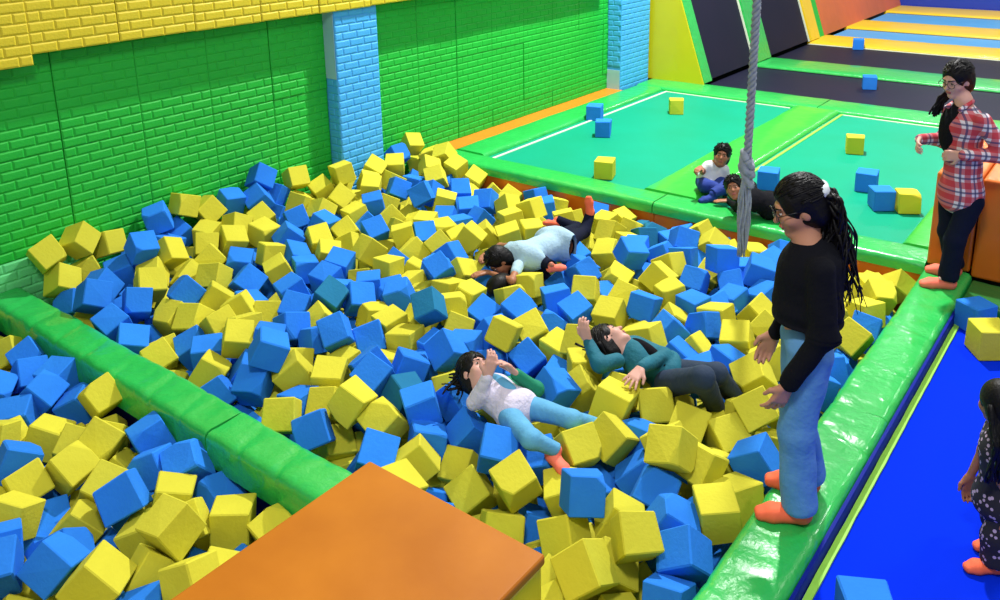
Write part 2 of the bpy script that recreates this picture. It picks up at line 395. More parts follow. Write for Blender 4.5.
pad('edge_pad', (7.16, 3.26, -0.1), (11.38, 3.84, 0), 'vinyl_green_light', 'wide lime green pad between the two green trampolines', group='deck pads', wr=0.01)
pad('edge_pad', (7.16, 0.9, -0.1), (11.38, 1.47, 0), 'vinyl_green_light', 'lime green pad beside the orange blocks', group='deck pads')
pad('edge_pad', (11.39, 3.56, -0.1), (12.0, 6.27, 0), 'vinyl_green', 'green pad in front of the black trampolines, end under the yellow wedge', axis=1, group='deck pads')
pad('edge_pad', (11.39, 0.0, -0.1), (12.0, 3.55, 0), 'vinyl_green', 'green pad in front of the black trampolines, behind the girl in the checked shirt', axis=1, group='deck pads')
def trampoline(label, x0, x1, y0, y1, z, bed, strips):
    t = empty('trampoline', ((x0 + x1) / 2, (y0 + y1) / 2, z - 0.02), label, 'trampoline')
    box('bed', (x0, y0, z - 0.02), (x1, y1, z), bed, t)
    for (a0, b0, a1, b1, m) in strips:
        box('webbing', (a0, b0, z), (a1, b1, z + 0.008), m, t)
    return t
trampoline('green trampoline beside the green brick wall', 7.1, 11.42, 3.8, 5.88, -0.05, 'bed_green',
           [(7.16, 5.74, 11.38, 5.775, 'web_white'), (11.34, 3.9, 11.37, 5.74, 'web_white')])
trampoline('green trampoline in front of the girl in the checked shirt', 7.1, 11.42, 1.42, 3.29, -0.05, 'bed_green',
           [(7.16, 3.2, 11.38, 3.235, 'web_lime'), (11.34, 1.5, 11.37, 3.2, 'web_white')])
# blue trampoline at the right
bt = trampoline('royal blue trampoline beside the foam pit edge', 0.4, 6.36, -2.6, 0.868, -0.12, 'bed_blue', [])
bm = bmesh.new(); prev = None
for i in range(121):
    x = 0.4 + 5.92 * i / 120; a = 0.864 + 0.003 * noise.noise((x * 5, 0, 0)); b = 0.830 + 0.005 * noise.noise((x * 6, 3, 0))
    cur = [bm.verts.new((x - 3.38, a + 0.866, 0.021)), bm.verts.new((x - 3.38, b + 0.866, 0.021)), bm.verts.new((x - 3.38, a + 0.866, 0.034)), bm.verts.new((x - 3.38, b + 0.866, 0.034))]
    if prev:
        bm.faces.new([prev[2], cur[2], cur[3], prev[3]]); bm.faces.new([prev[0], prev[2], cur[2], cur[0]][::-1]); bm.faces.new([prev[1], prev[3], cur[3], cur[1]])
    prev = cur
bmesh.ops.recalc_face_normals(bm, faces=bm.faces)
bm_obj('webbing', bm, 'web_lime', bt)
box('skirt', (0.4, 0.868, -0.3), (6.36, 0.884, -0.03), 'trim_navy', bt)
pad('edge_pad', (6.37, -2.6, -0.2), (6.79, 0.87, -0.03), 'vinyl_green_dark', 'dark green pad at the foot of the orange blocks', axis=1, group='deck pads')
for (a, b, lb) in ((0.91, 1.205, 'narrow orange padded block behind the girl in the checked shirt'), (-0.35, 0.90, 'wide orange padded block at the end of the blue trampoline')):
    o = box('padded_block', (6.805, a, -0.0 if a > 0.5 else -0.03), (8.0, b, 0.74), 'vinyl_orange', bevel=0.02, seg=3); tag(o, lb, 'block', 'orange blocks')
bs = box('block_base', (6.88, -2.6, -1.0), (8.0, -0.002, -0.03), 'frame_dark'); tag(bs, 'dark plinth under the wide orange block', 'plinth')

# ---------------------------------------------------------------- far trampolines and their slanted walls
def floor_bed(label, x0, x1, y0, y1, bed, line):
    trampoline(label, x0, x1, y0, y1, -0.05, bed, [(x0 + 0.01, y0, x0 + 0.05, y1, line), (x1 - 0.06, y0, x1 - 0.01, y1, line)])
floor_bed('black floor trampoline nearest the green pads', 12.02, 13.93, 0.0, 5.46, 'bed_black', 'frame_dark')
pad('edge_pad', (13.9, 0.0, -0.1), (14.72, 5.47, 0), 'vinyl_green', 'green pad between the two black floor trampolines', axis=1, group='deck pads')
floor_bed('black floor trampoline next to the yellow pads', 14.7, 16.72, 0.0, 5.46, 'bed_black', 'web_white')
yp = [(16.72, 17.75, 'yellow pad between the black and the first light blue trampoline'), (19.05, 20.35, 'yellow pad between the two light blue trampolines'), (22.15, 23.5, 'yellow pad before the dark blue end wall')]
for (a, b, lb) in yp: pad('edge_pad', (a, 0.0, -0.1), (b, 5.5, 0), 'vinyl_yellow_pad', lb, axis=1, group='yellow pads')
floor_bed('light blue floor trampoline nearer the black trampolines', 17.72, 19.1, 0.0, 5.42, 'bed_sky', 'frame_dark')
floor_bed('light blue floor trampoline further back', 20.3, 22.2, 0.0, 5.42, 'bed_sky', 'frame_dark')
SL = 0.342
def slant(name, x0, x1, h0, h1, off, thick, m, parent):
    def P(x, h): return (x, 5.46 + SL * h - 0.946 * off, h + 0.324 * off)
    return slab(name, [P(x0, h0), P(x1, h0), P(x1, h1), P(x0, h1)], (0, -0.946, 0.324), thick, m, parent)
sw = empty('slanted_trampoline_wall', (14.3, 5.8, -0.1), 'slanted trampoline wall with black beds, green frame pads and a yellow side wedge', 'trampoline wall')
slab('side_wedge', [(11.9, 5.42, 0), (11.9, 6.5, 0), (11.9, 6.5, 2.8), (11.9, 6.37, 2.8)], (-1, 0, 0), 0.05, 'vinyl_yellow', sw)
for (a, b) in ((12.18, 13.97), (14.6, 16.68)): slant('bed', a, b, 0.02, 2.8, 0.0, 0.03, 'bed_black', sw)
slant('frame_pad', 11.93, 12.2, 0.0, 2.8, 0.05, 0.08, 'vinyl_green', sw)
slant('frame_pad', 13.98, 14.62, 0.0, 2.8, 0.05, 0.08, 'vinyl_green', sw)
slant('frame_pad', 16.72, 17.2, 0.0, 2.8, 0.05, 0.08, 'vinyl_yellow_pad', sw)
for x in (13.93, 16.66): slant('edge_line', x, x + 0.04, 0.0, 2.8, 0.02, 0.02, 'web_white', sw)
slant('frame_pad', 17.21, 17.6, 0.0, 2.8, 0.0, 0.06, 'brick_green', sw)
ow = slant('orange_slanted_wall', 17.61, 23.55, 0.0, 2.6, 0.0, 0.1, 'vinyl_orange', None); tag(ow, 'orange slanted padded wall beside the light blue trampolines', 'wall pad')
bw = box('end_block', (23.56, 3.2, -0.1), (24.2, 5.7, 1.2), 'vinyl_blue', bevel=0.03); tag(bw, 'dark blue padded block at the far end of the trampolines', 'block')
yw = box('end_block', (23.56, 0.0, -0.1), (24.2, 3.19, 1.2), 'vinyl_yellow_pad', bevel=0.03); tag(yw, 'yellow padded block at the far end of the trampolines', 'block')
rb = box('trim_2', (5.5, -2.0, 8.4), (5.72, 6.6, 8.55), 'frame_dark'); tag(rb, kind='structure')
# ---------------------------------------------------------------- people: one smooth skin grown around rounded bones, clothes and hair as children
def A(*v): return np.array(v, float)
def unit(v): v = np.array(v, float); return v / (np.linalg.norm(v) + 1e-9)
def cone(p0, r0, p1, r1, k=0.02): return ('c', A(*p0), r0, A(*p1), r1, k)
def ell(c, rad, axes=None, k=0.02): return ('e', A(*c), A(*rad), np.eye(3) if axes is None else np.array(axes, float), k)
def cut(p): return ('-', p)
def dist(p, X):
    if p[0] == 'c':
        _, a, r0, b, r1, k = p; ab = b - a; L2 = ab @ ab + 1e-12
        t = np.clip(((X - a) @ ab) / L2, 0, 1)
        return np.linalg.norm(X - a - t[..., None] * ab, axis=-1) - (r0 + (r1 - r0) * t)
    _, c, rad, ax, k = p; q = (X - c) @ ax.T
    k0 = np.linalg.norm(q / rad, axis=-1); k1 = np.linalg.norm(q / rad ** 2, axis=-1)
    return np.where(k1 > 1e-9, k0 * (k0 - 1) / np.maximum(k1, 1e-9), -rad.min())
def bounds(p):
    if p[0] == 'c': return np.minimum(p[1] - p[2], p[3] - p[4]), np.maximum(p[1] + p[2], p[3] + p[4])
    r = p[2].max(); return p[1] - r, p[1] + r
def grow(prims, vox, wob=0.0, wscale=14.0):
    """surface-net mesh of the smooth union of the prims"""
    pos = [p for p in prims if p[0] != '-']
    lo = np.min([bounds(p)[0] for p in pos], axis=0) - 4 * vox; hi = np.max([bounds(p)[1] for p in pos], axis=0) + 4 * vox
    n = np.ceil((hi - lo) / vox).astype(int) + 1; D = np.full(n, 1.0)
    ax = [lo[i] + vox * np.arange(n[i]) for i in range(3)]
    for p in prims:
        neg = p[0] == '-'; q = p[1] if neg else p; k = q[-1]
        b0, b1 = bounds(q); m = k + 3 * vox
        i0 = np.maximum(((b0 - m - lo) / vox).astype(int), 0); i1 = np.minimum(((b1 + m - lo) / vox).astype(int) + 2, n)
        if np.any(i1 <= i0): continue
        sl = tuple(slice(i0[i], i1[i]) for i in range(3))
        X = np.stack(np.meshgrid(*[ax[i][sl[i]] for i in range(3)], indexing='ij'), -1)
        d = dist(q, X); cur = D[sl]
        if neg:
            d = -d; h = np.maximum(k - np.abs(cur - d), 0) / k; D[sl] = np.maximum(cur, d) + h * h * k / 4
        else:
            h = np.maximum(k - np.abs(cur - d), 0) / k; D[sl] = np.minimum(cur, d) - h * h * k / 4
    if wob > 0:
        X, Y, Z = np.meshgrid(*ax, indexing='ij'); s = wscale
        D += wob * (np.sin(s * (X + 0.6 * Z) + 1.3) * np.sin(s * 0.8 * (Y - 0.5 * Z)) + 0.6 * np.sin(1.9 * s * (Z + 0.5 * X) + 0.7 * np.sin(s * Y)) * np.sin(1.3 * s * (X - Y)))
    S = D < 0
    c = [S[i:n[0] - 1 + i, j:n[1] - 1 + j, k:n[2] - 1 + k] for i in (0, 1) for j in (0, 1) for k in (0, 1)]
    act = np.any(c, axis=0) & ~np.all(c, axis=0)
    idx = -np.ones(act.shape, int); cells = np.argwhere(act); idx[act] = np.arange(len(cells))
    acc = np.zeros((len(cells), 3)); cnt = np.zeros(len(cells))
    corners = [A(i, j, k).astype(int) for i in (0, 1) for j in (0, 1) for k in (0, 1)]
    for a in range(8):
        for b in range(a + 1, 8):
            if np.abs(corners[a] - corners[b]).sum() != 1: continue
            pa, pb = cells + corners[a], cells + corners[b]
            da, db = D[tuple(pa.T)], D[tuple(pb.T)]; cr = (da < 0) != (db < 0)
            t = np.where(cr, da / np.where(np.abs(da - db) < 1e-12, 1, da - db), 0)
            acc += np.where(cr[:, None], pa + t[:, None] * (pb - pa), 0); cnt += cr
    V = lo + vox * acc / cnt[:, None]; F = []
    for d in range(3):
        e1, e2 = [(1, 2), (2, 0), (0, 1)][d]
        s0 = S; sh = [slice(None)] * 3; sh2 = [slice(None)] * 3
        sh[d] = slice(0, -1); sh2[d] = slice(1, None)
        a, b = S[tuple(sh)], S[tuple(sh2)]; E = np.argwhere(a != b); sa = a[tuple(E.T)]
        o1 = np.zeros(3, int); o1[e1] = 1; o2 = np.zeros(3, int); o2[e2] = 1
        ok = np.all(E - o1 - o2 >= 0, axis=1) & np.all(E < np.array(idx.shape), axis=1); E, sa = E[ok], sa[ok]
        q = np.stack([idx[tuple((E - o1 - o2).T)], idx[tuple((E - o2).T)], idx[tuple(E.T)], idx[tuple((E - o1).T)]], 1)
        q[~sa] = q[~sa][:, ::-1]; F.append(q)
    F = np.concatenate(F); F = F[np.all(F >= 0, axis=1)]
    return V, F
def flesh(name, prims, m, parent, vox=0.008, wob=0.0, wscale=14.0):
    V, F = grow(prims, vox, wob, wscale); V = V - np.array(parent_world(parent))
    me = bpy.data.meshes.new(name); me.from_pydata(V.tolist(), [], F.tolist()); me.update()
    me.polygons.foreach_set('use_smooth', [True] * len(me.polygons))
    return link_mesh(name, me, m, parent)
def parent_world(o):
    p = np.zeros(3)
    while o is not None: p += np.array(o.location); o = o.parent
    return p
def frame(f, u):
    f = unit(f); u = unit(A(*u) - (A(*u) @ f) * f); return f, u, np.cross(f, u)      # forward, up, right

def hand(w, d, n, s=1.0, thumb=1, curl=0.35, spread=0.0, curls=None):
    """palm, four unequal fingers with two bends each, thumb from the side of the palm"""
    d = unit(d); n = unit(A(*n) - (A(*n) @ d) * d); t = np.cross(d, n) * thumb; P = []
    for i, (off, ln) in enumerate(((0.030, 0.068), (0.010, 0.076), (-0.010, 0.070), (-0.028, 0.054))):
        kn = w + s * (0.088 * d + off * t - (0.006 if i == 3 else 0) * d)
        P.append(cone(w + s * (0.012 * d + off * 0.55 * t), 0.015 * s, kn, 0.012 * s, 0.012 * s))
        cu = curl if curls is None else curls[i]; q = kn; dd = unit(d + spread * off / 0.03 * t)
        for j, fr in enumerate((0.45, 0.31, 0.24)):
            ang = cu * (j + 0.6); v = unit(dd * math.cos(ang) + n * math.sin(ang)); e = q + s * ln * fr * v
            P.append(cone(q, (0.0098 - 0.0008 * j) * s, e, (0.009 - 0.001 * j) * s, 0.004 * s)); q = e
    b = w + s * (0.025 * d + 0.022 * t); k1 = b + s * 0.042 * unit(0.65 * d + 0.75 * t + 0.25 * n); k2 = k1 + s * 0.034 * unit(0.95 * d + 0.25 * t + 0.4 * n)
    P += [cone(b, 0.015 * s, k1, 0.0115 * s, 0.012 * s), cone(k1, 0.011 * s, k2, 0.0085 * s, 0.004 * s)]
    return P
def foot(an, toe, s=1.0, grow_=0.0):
    """foot from the ankle joint to the toe tip, sole flat"""
    d = unit(A(toe[0] - an[0], toe[1] - an[1], toe[2] - an[2])); up = unit(A(0, 0, 1) - d[2] * d) if abs(d[2]) < 0.95 else A(1, 0, 0)
    return d, up
def foot_prims(an, d, up, s, g=0.0):
    sd = np.cross(d, up); h = an - up * 0.052 * s
    P = [cone(an, (0.036 + g) * s, h - d * 0.012 * s, (0.034 + g) * s, 0.02)]
    for o in (-0.016, 0.016):
        P.append(cone(h - d * 0.015 * s + sd * o * 0.4 * s, (0.033 + g) * s, h + d * 0.115 * s + sd * o * s - up * 0.006 * s, (0.028 + g) * s, 0.02))
        P.append(cone(h + d * 0.115 * s + sd * o * s - up * 0.006 * s, (0.028 + g) * s, h + d * 0.165 * s + sd * o * 0.9 * s - up * 0.014 * s, (0.019 + g) * s, 0.015))
    return P
def head_prims(c, f, u, r, s, neck):
    ax = np.stack([r, f, u])
    def p(a, b, d): return c + s * (a * r + b * f + d * u)
    P = [ell(p(0, -0.012, 0.018), A(0.073, 0.090, 0.092) * s, ax, 0.03), ell(p(0, 0.026, -0.048), A(0.054, 0.060, 0.064) * s, ax, 0.04),
         ell(p(0, 0.066, -0.098), A(0.024, 0.020, 0.018) * s, ax, 0.03), cone(p(0, 0.082, 0.004), 0.007 * s, p(0, 0.104, -0.030), 0.0115 * s, 0.012),
         ell(p(0, 0.074, 0.026), A(0.046, 0.014, 0.012) * s, ax, 0.02), ell(p(0, 0.082, -0.060), A(0.022, 0.010, 0.010) * s, ax, 0.01)]
    for q in (-1, 1):
        P += [ell(p(q * 0.036, 0.058, -0.030), A(0.024, 0.022, 0.022) * s, ax, 0.03), ell(p(q * 0.073, -0.008, -0.012), A(0.010, 0.020, 0.031) * s, ax, 0.008),
              cut(ell(p(q * 0.031, 0.094, 0.006), A(0.016, 0.012, 0.009) * s, ax, 0.012))]
    P.append(cone(p(0, -0.022, -0.075), 0.042 * s, neck, 0.046 * s, 0.03)); return P
def face(body, c, f, u, r, s, tilt=0.0, glasses=False, brow=True):
    ax = np.stack([r, f, u])
    def p(a, b, d): return c + s * (a * r + b * f + d * u)
    for q in (-1, 1):
        e = flesh('eye', [ell(p(q * 0.031, 0.081, 0.004), A(0.0115, 0.006, 0.0052) * s, ax, 0.002)], 'eye_white', body, 0.0022 * s)
        flesh('pupil', [ell(p(q * 0.031, 0.0858, 0.003), A(0.0062, 0.0034, 0.0056) * s, ax, 0.001)], 'eye_dark', e, 0.0014 * s)
        if brow: flesh('eyebrow', [cone(p(q * 0.013, 0.092, 0.024), 0.0038 * s, p(q * 0.046, 0.076, 0.027), 0.0028 * s, 0.002)], 'hair', body, 0.002 * s)
    flesh('lips', [cone(p(-0.016, 0.090, -0.059), 0.0048 * s, p(0, 0.0935, -0.058), 0.0055 * s, 0.004), cone(p(0, 0.0935, -0.058), 0.0055 * s, p(0.016, 0.090, -0.059), 0.0048 * s, 0.004),
                   cone(p(-0.013, 0.089, -0.067), 0.005 * s, p(0.013, 0.089, -0.067), 0.005 * s, 0.004)], 'lips', body, 0.002 * s)
    if glasses:
        bm = bmesh.new(); base = parent_world(body)
        for q in (-1, 1):
            ring = [p(q * 0.035 + 0.027 * math.cos(a), 0.104 - 0.006 * abs(math.cos(a)), 0.0 + 0.022 * math.sin(a)) - base for a in np.linspace(0, 2 * math.pi, 21)]
            sweep(bm, ring, 0.0022 * s, 6)
            sweep(bm, [p(q * 0.062, 0.097, 0.006) - base, p(q * 0.077, 0.04, 0.010) - base, p(q * 0.082, -0.01, 0.006) - base], 0.002 * s, 6)
        sweep(bm, [p(-0.008, 0.104, 0.004) - base, p(0.008, 0.104, 0.004) - base], 0.0022 * s, 6)
        bm_obj('glasses', bm, 'lens_frame', body, smooth=True)
def hair_cap(c, f, u, r, s, low=-0.02, fringe=-0.008):
    ax = np.stack([r, f, u])
    def p(a, b, d): return c + s * (a * r + b * f + d * u)
    return [ell(p(0, -0.018, 0.026), A(0.087, 0.104, 0.104) * s, ax, 0.02), ell(p(0, -0.050, -0.040), A(0.078, 0.062, 0.068 - low) * s, ax, 0.03),
            cut(ell(p(0, 0.100, -0.024), A(0.064, 0.062, 0.080 - fringe) * s, ax, 0.010)), cut(ell(p(0, 0.070, -0.105), A(0.09, 0.075, 0.075) * s, ax, 0.010)),
            cut(ell(p(-0.085, 0.018, -0.03), A(0.022, 0.026, 0.036) * s, ax, 0.008)), cut(ell(p(0.085, 0.018, -0.03), A(0.022, 0.026, 0.036) * s, ax, 0.008))]
def strands(name, body, paths, r0, r1, m='hair', curl=0.0, n=14, seg=6):
    """bundle of tapering wavy locks"""
    bm = bmesh.new(); base = parent_world(body)
    for i, pts in enumerate(paths):
        pts = [A(*p) for p in pts]; out = []; rad = []; ph = i * 2.1
        for j in range(n + 1):
            t = j / n * (len(pts) - 1); k = min(int(t), len(pts) - 2); fr = t - k
            fr2 = fr * fr * (3 - 2 * fr) if len(pts) < 3 else fr
            q = pts[k] * (1 - fr2) + pts[k + 1] * fr2; g = j / n
            q = q + curl * g * A(math.sin(ph + g * 13), math.cos(ph * 1.3 + g * 11), 0.4 * math.sin(g * 9 + ph))
            out.append(q - base); rad.append((r0 + (r1 - r0) * g) * (0.85 + 0.3 * math.sin(ph + j)))
        sweep(bm, out, rad, seg)
    return bm_obj(name, bm, m, body, smooth=True)
def comb(body, c, f, u, r, s, tie, n=70, rad=0.0042, short=0.0):
    """fine locks laid over the scalp: combed back to a tie point, or short and tousled"""
    ax = np.stack([r, f, u]); cc = c + s * (0.026 * u - 0.018 * f); R_ = A(0.087, 0.104, 0.104) * s * 1.005; paths = []
    for i in range(n):
        th = rng.uniform(-1.9, 1.9); lift = rng.uniform(0.05, 1.25)
        v = A(math.sin(th) * math.cos(lift), math.cos(th) * math.cos(lift), math.sin(lift))
        if v[1] > 0.35 and v[2] < 0.42: v[2] = 0.42 + 0.3 * rng.random(); v /= np.linalg.norm(v)
        p0 = cc + (v * R_) @ ax
        if short > 0:
            g_ = unit(v + A(rng.normal(0, .5), 0.5 + rng.normal(0, .4), rng.normal(0, .4) - 0.3)); q = unit(v + 0.28 * g_)
            paths.append([p0, cc + (unit(v + 0.14 * g_) * R_ * 1.03) @ ax, cc + (q * R_ * (1.02 + short * rng.random())) @ ax])
        else:
            e_ = unit(((tie - cc) @ ax.T) / R_); pts = []
            for t in np.linspace(0, 1, 7): pts.append(cc + (unit(v * (1 - t) + e_ * t + 1e-3) * R_ * (1.0 + 0.02 * math.sin(3.14 * t))) @ ax)
            paths.append(pts)
    return strands('hair_locks', body, paths, rad * s, rad * 0.7 * s, curl=0.002, n=8, seg=5)
PROXIES = []; SIGHT = []
def person(label, base, J, s, skin, top, trousers, sock, vox=0.0065, group=None, fs=None, sleeves=('top', 'top'), hem=0.0, loose=0.0, flare=0.0, mid=0.0, leg_loose=0.012, cuff=0.0,
           top_wob=0.004, hands=None, sleeve_mats=None, soft=1.0):
    """J: hip, chest, neck, head + hf/hu, shL elL wrL shR elR wrR, hpL knL anL tdL (+ tuL) and right. Returns the skin object (root)."""
    e = empty('person', base, label, 'person', group)
    g = lambda k: A(*J[k])
    f, u, r = frame(J['hf'], J['hu']); hs = J.get('hs', s)
    P = head_prims(g('head'), f, u, r, hs, g('neck'))
    spine = unit(g('chest') - g('hip')); sh = unit(g('shL') - g('shR')); fw = np.cross(sh, spine)
    ax = np.stack([sh, fw, spine])
    P += [cone(g('neck'), 0.05 * s, g('chest'), 0.075 * s, 0.05), ell(g('chest') - 0.02 * s * spine, A(0.135, 0.082, 0.13) * s, ax, 0.05),
          cone(g('chest') - 0.08 * s * spine, 0.085 * s, g('hip'), 0.09 * s, 0.06), ell(g('hip'), A(0.14, 0.095, 0.10) * s, ax, 0.05)]
    for q in 'LR':
        P += [cone(g('sh' + q), 0.046 * s, g('el' + q), 0.036 * s, 0.03), cone(g('el' + q), 0.035 * s, g('wr' + q), 0.024 * s, 0.02)]
        if hands and hands.get(q): P += hand(g('wr' + q), *hands[q][0], s=hs * 0.98, **hands[q][1])
        P += [cone(g('hp' + q), 0.076 * s, g('kn' + q), 0.052 * s, 0.04), cone(g('kn' + q), 0.05 * s, g('an' + q), 0.034 * s, 0.03)]
        d = unit(J['td' + q]); up = A(*J.get('tu' + q, (0, 0, 1))); up = unit(up - (up @ d) * d); P += foot_prims(g('an' + q), d, up, fs or s)
    body = flesh('body', P, skin, e, vox)
    # top
    o = 0.014 + loose
    T = [cone(g('neck') - 0.012 * s * spine, 0.056 * s, g('chest'), (0.082 + o) * s, 0.05), ell(g('chest') - 0.02 * s * spine, A(0.140 + o, 0.088 + o, 0.135) * s, ax, 0.05),
         cone(g('chest') - 0.08 * s * spine, (0.096 + o) * s, g('hip') + (0.10 - hem) * s * spine, (0.110 + o * 1.2) * s, 0.05),
         ell(g('hip') + (0.07 - hem) * s * spine, A(0.138 + o, 0.100 + o * 1.3 + flare, 0.055) * s, ax, 0.04),
         ell(g('hip') + (0.06 - hem * 0.5) * s * spine, A(0.150 + o, 0.112 + o * 1.2 + flare * 0.6, 0.06 + hem * 0.6) * s, ax, 0.04),
         cut(cone(g('neck') + 0.035 * s * spine, 0.054 * s, g('neck') + 0.09 * s * spine, 0.075 * s, 0.01))]
    if mid: T.insert(0, cone(g('chest') - 0.04 * s * spine, (0.100 + o + mid) * s, g('hip') + (0.12 - hem) * s * spine, (0.104 + o + mid) * s, 0.06))
    extra = {}
    for q, kind in zip('LR', sleeves):
        S = [cone(g('sh' + q), (0.056 + 0.5 * loose) * s, g('el' + q) if kind != 'short' else g('sh' + q) * 0.56 + g('el' + q) * 0.44, (0.050 + 0.5 * loose) * s, 0.03)]
        if kind != 'short': S.append(cone(g('el' + q), (0.049 + 0.5 * loose) * s, g('wr' + q) * 0.96 + g('el' + q) * 0.04, (0.036 + 0.4 * loose) * s, 0.03))
        if sleeve_mats and sleeve_mats.get(q): extra[q] = S
        else: T += S
    flesh('top', T, top, e, vox * 1.05, top_wob * s, 16)
    for q, S in extra.items(): flesh('sleeve', S, sleeve_mats[q], e, vox, top_wob * s, 18)
    # trousers and socks
    B = [ell(g('hip') - 0.0 * spine, A(0.150, 0.108, 0.115) * s, ax, 0.05)]
    for q in 'LR':
        B += [cone(g('hp' + q), (0.086 + leg_loose) * s, g('kn' + q), (0.062 + leg_loose * 1.2) * s, 0.03),
              cone(g('kn' + q), (0.062 + leg_loose * 1.2) * s, g('an' + q) * 0.97 + g('kn' + q) * 0.03, (0.046 + leg_loose * 1.7 + cuff) * s, 0.03)]
        up = unit(g('an' + q) - g('kn' + q))
        B.append(cut(ell(g('an' + q) + up * 0.12 * s, A(0.13, 0.13, 0.115) * s, None, 0.004)))
    flesh('trousers', B, trousers, e, vox * 1.05, 0.0035 * s, 17)
    for q in 'LR':
        d = unit(J['td' + q]); up = A(*J.get('tu' + q, (0, 0, 1))); up = unit(up - (up @ d) * d)
        so = flesh('sock', foot_prims(g('an' + q), d, up, fs or s, 0.006), sock, e, vox * 0.9)
        if J.get('print'):
            w = np.cross(d, up); c0 = g('an' + q) + d * 0.055 * s + up * (-0.008) * s
            sd = w if (w @ (EYE - g('an' + q))) > 0 else -w
            flesh('grip_print', [ell(c0 + sd * 0.026 * s, A(0.030, 0.012, 0.016) * s, np.stack([d, sd, up]), 0.004)], 'sock_print', so, 0.004)
    for a, b, rr in (('hip', 'chest', 0.15), ('chest', 'head', 0.11), ('hpL', 'knL', 0.1), ('knL', 'anL', 0.075), ('hpR', 'knR', 0.1), ('knR', 'anR', 0.075),
                     ('shL', 'elL', 0.06), ('elL', 'wrL', 0.055), ('shR', 'elR', 0.06), ('elR', 'wrR', 0.055)):
        PROXIES.append((g(a), g(b), rr * s))
    SIGHT.extend(g(k) for k in J.get('show', ()))
    return e, body, f, u, r
Z = A(0, 0, 1)
def add(p, *terms):
    q = A(*p)
    for k, v in terms: q = q + k * A(*v)
    return q

# --- girl in the black sweater, standing on the near edge pad, looking down into the pit
V = facing_plane((3.46, 1.05, 0)); F = unit((-0.45, 0.89, 0)); Lh = np.cross(Z, F)          # forward and her left
near, far = Lh * 0.075, -Lh * 0.075
J = dict(hip=V(806, 336), chest=V(812, 262), neck=V(807, 240), head=V(799, 206), hf=unit(F + A(0, 0, -0.38) + 0.10 * Lh), hu=(0, 0, 1), hs=1.04)
spn = V(811, 270)
J['shL'] = add(V(816, 256), (0.145, Lh)); J['shR'] = add(V(808, 256), (-0.15, Lh))
J['elL'] = add(V(817, 316), (0.17, Lh)); J['wrL'] = add(V(783, 364), (0.17, Lh))
J['elR'] = add(V(806, 318), (-0.19, Lh)); J['wrR'] = add(V(779, 350), (-0.16, Lh))
J['hpL'] = add(V(808, 345), (0.075, Lh)); J['hpR'] = add(V(805, 345), (-0.08, Lh))
J['anL'] = A(3.435, 1.005, 0.088); J['anR'] = A(3.665, 1.045, 0.088)
J['knL'] = add(J['anL'] * 0.52 + J['hpL'] * 0.48, (0.035, F)); J['knR'] = add(J['anR'] * 0.52 + J['hpR'] * 0.48, (0.035, F))
J['tdL'] = (-0.5, 0.866, 0); J['tdR'] = (-0.36, 0.93, 0); J['print'] = True
hd = {'L': ((unit(V(764, 398) - V(783, 364)), unit(-Lh + 0.4 * F)), dict(thumb=-1, curl=0.3, spread=0.25)),
      'R': ((unit(A(0, 0, -1) + 0.4 * F), Lh), dict(thumb=1, curl=0.35))}
e, body, f, u, r = person('girl in black sweater and light blue jeans standing on the pad looking into the pit', (3.5, 1.05, 0), J, 0.9, 'skin', 'cloth_black', 'denim', 'sock_orange',
    hands=hd, hem=-0.085, flare=0.022, mid=0.016, loose=0.016, leg_loose=0.018, cuff=0.014, top_wob=0.006, fs=1.02)
face(body, A(*J['head']), f, u, r, 1.04, glasses=True)
flesh('hair', hair_cap(A(*J['head']), f, u, r, 1.06, low=0.0), 'hair', body, 0.006, 0.0016, 70)
tie = A(*J['head']) + 1.04 * (-0.105 * f + 0.03 * u)
comb(body, A(*J['head']), f, u, r, 1.06, tie, 150)
flesh('hair_tie', [ell(tie + 0.035 * Lh + 0.01 * u, (0.034, 0.026, 0.030), None, 0.01), ell(tie + 0.02 * u, (0.030, 0.03, 0.030), None, 0.01)], 'cloth_white', body, 0.005)
B_ = -F; paths = []
for i in range(130):
    a = rng.normal(0, 1, 3); o1 = 0.022 * a[0] * Lh; e1 = 0.05 * a[1] * Lh + 0.045 * a[2] * F
    ln = 0.42 + 0.10 * rng.random()
    paths.append([tie + o1 + 0.012 * a[2] * Z, tie + 0.055 * B_ - 0.05 * Z + o1 * 1.6 + 0.02 * a[1] * Z, tie + 0.075 * B_ - 0.20 * Z + e1 * 0.6, tie + (0.06 + 0.05 * rng.random()) * B_ - ln * Z + e1])
strands('ponytail', body, paths, 0.0105, 0.003, curl=0.03, n=28, seg=5)

# --- girl in the checked shirt, further along the pad
V = facing_plane((6.55, 1.03, 0)); F = unit((-0.80, 0.60, 0)); Lh = np.cross(Z, F)
J = dict(hip=V(961, 188), chest=V(966, 122), neck=V(964, 101), head=V(957, 79), hf=unit(F + A(0, 0, -0.32) + 0.15 * Lh), hu=(0, 0, 1), hs=1.03)
J['shL'] = add(V(966, 116), (0.145, Lh)); J['shR'] = add(V(966, 116), (-0.14, Lh))
J['elL'] = add(V(974, 148), (0.215, Lh), (-0.06, F)); J['wrL'] = add(V(968, 150), (0.09, Lh), (0.13, F))
J['elR'] = add(V(964, 148), (-0.20, Lh), (-0.02, F)); J['wrR'] = add(V(944, 142), (-0.12, Lh), (0.10, F))
J['hpL'] = add(V(962, 198), (0.08, Lh)); J['hpR'] = add(V(960, 198), (-0.08, Lh))
J['anL'] = A(6.44, 0.985, 0.088); J['anR'] = A(6.70, 1.0, 0.088)
J['knL'] = add((J['anL'] + J['hpL']) / 2, (0.04, F)); J['knR'] = add((J['anR'] + J['hpR']) / 2, (0.04, F))
J['tdL'] = (-0.45, 0.89, 0); J['tdR'] = (-0.3, 0.95, 0); J['print'] = True
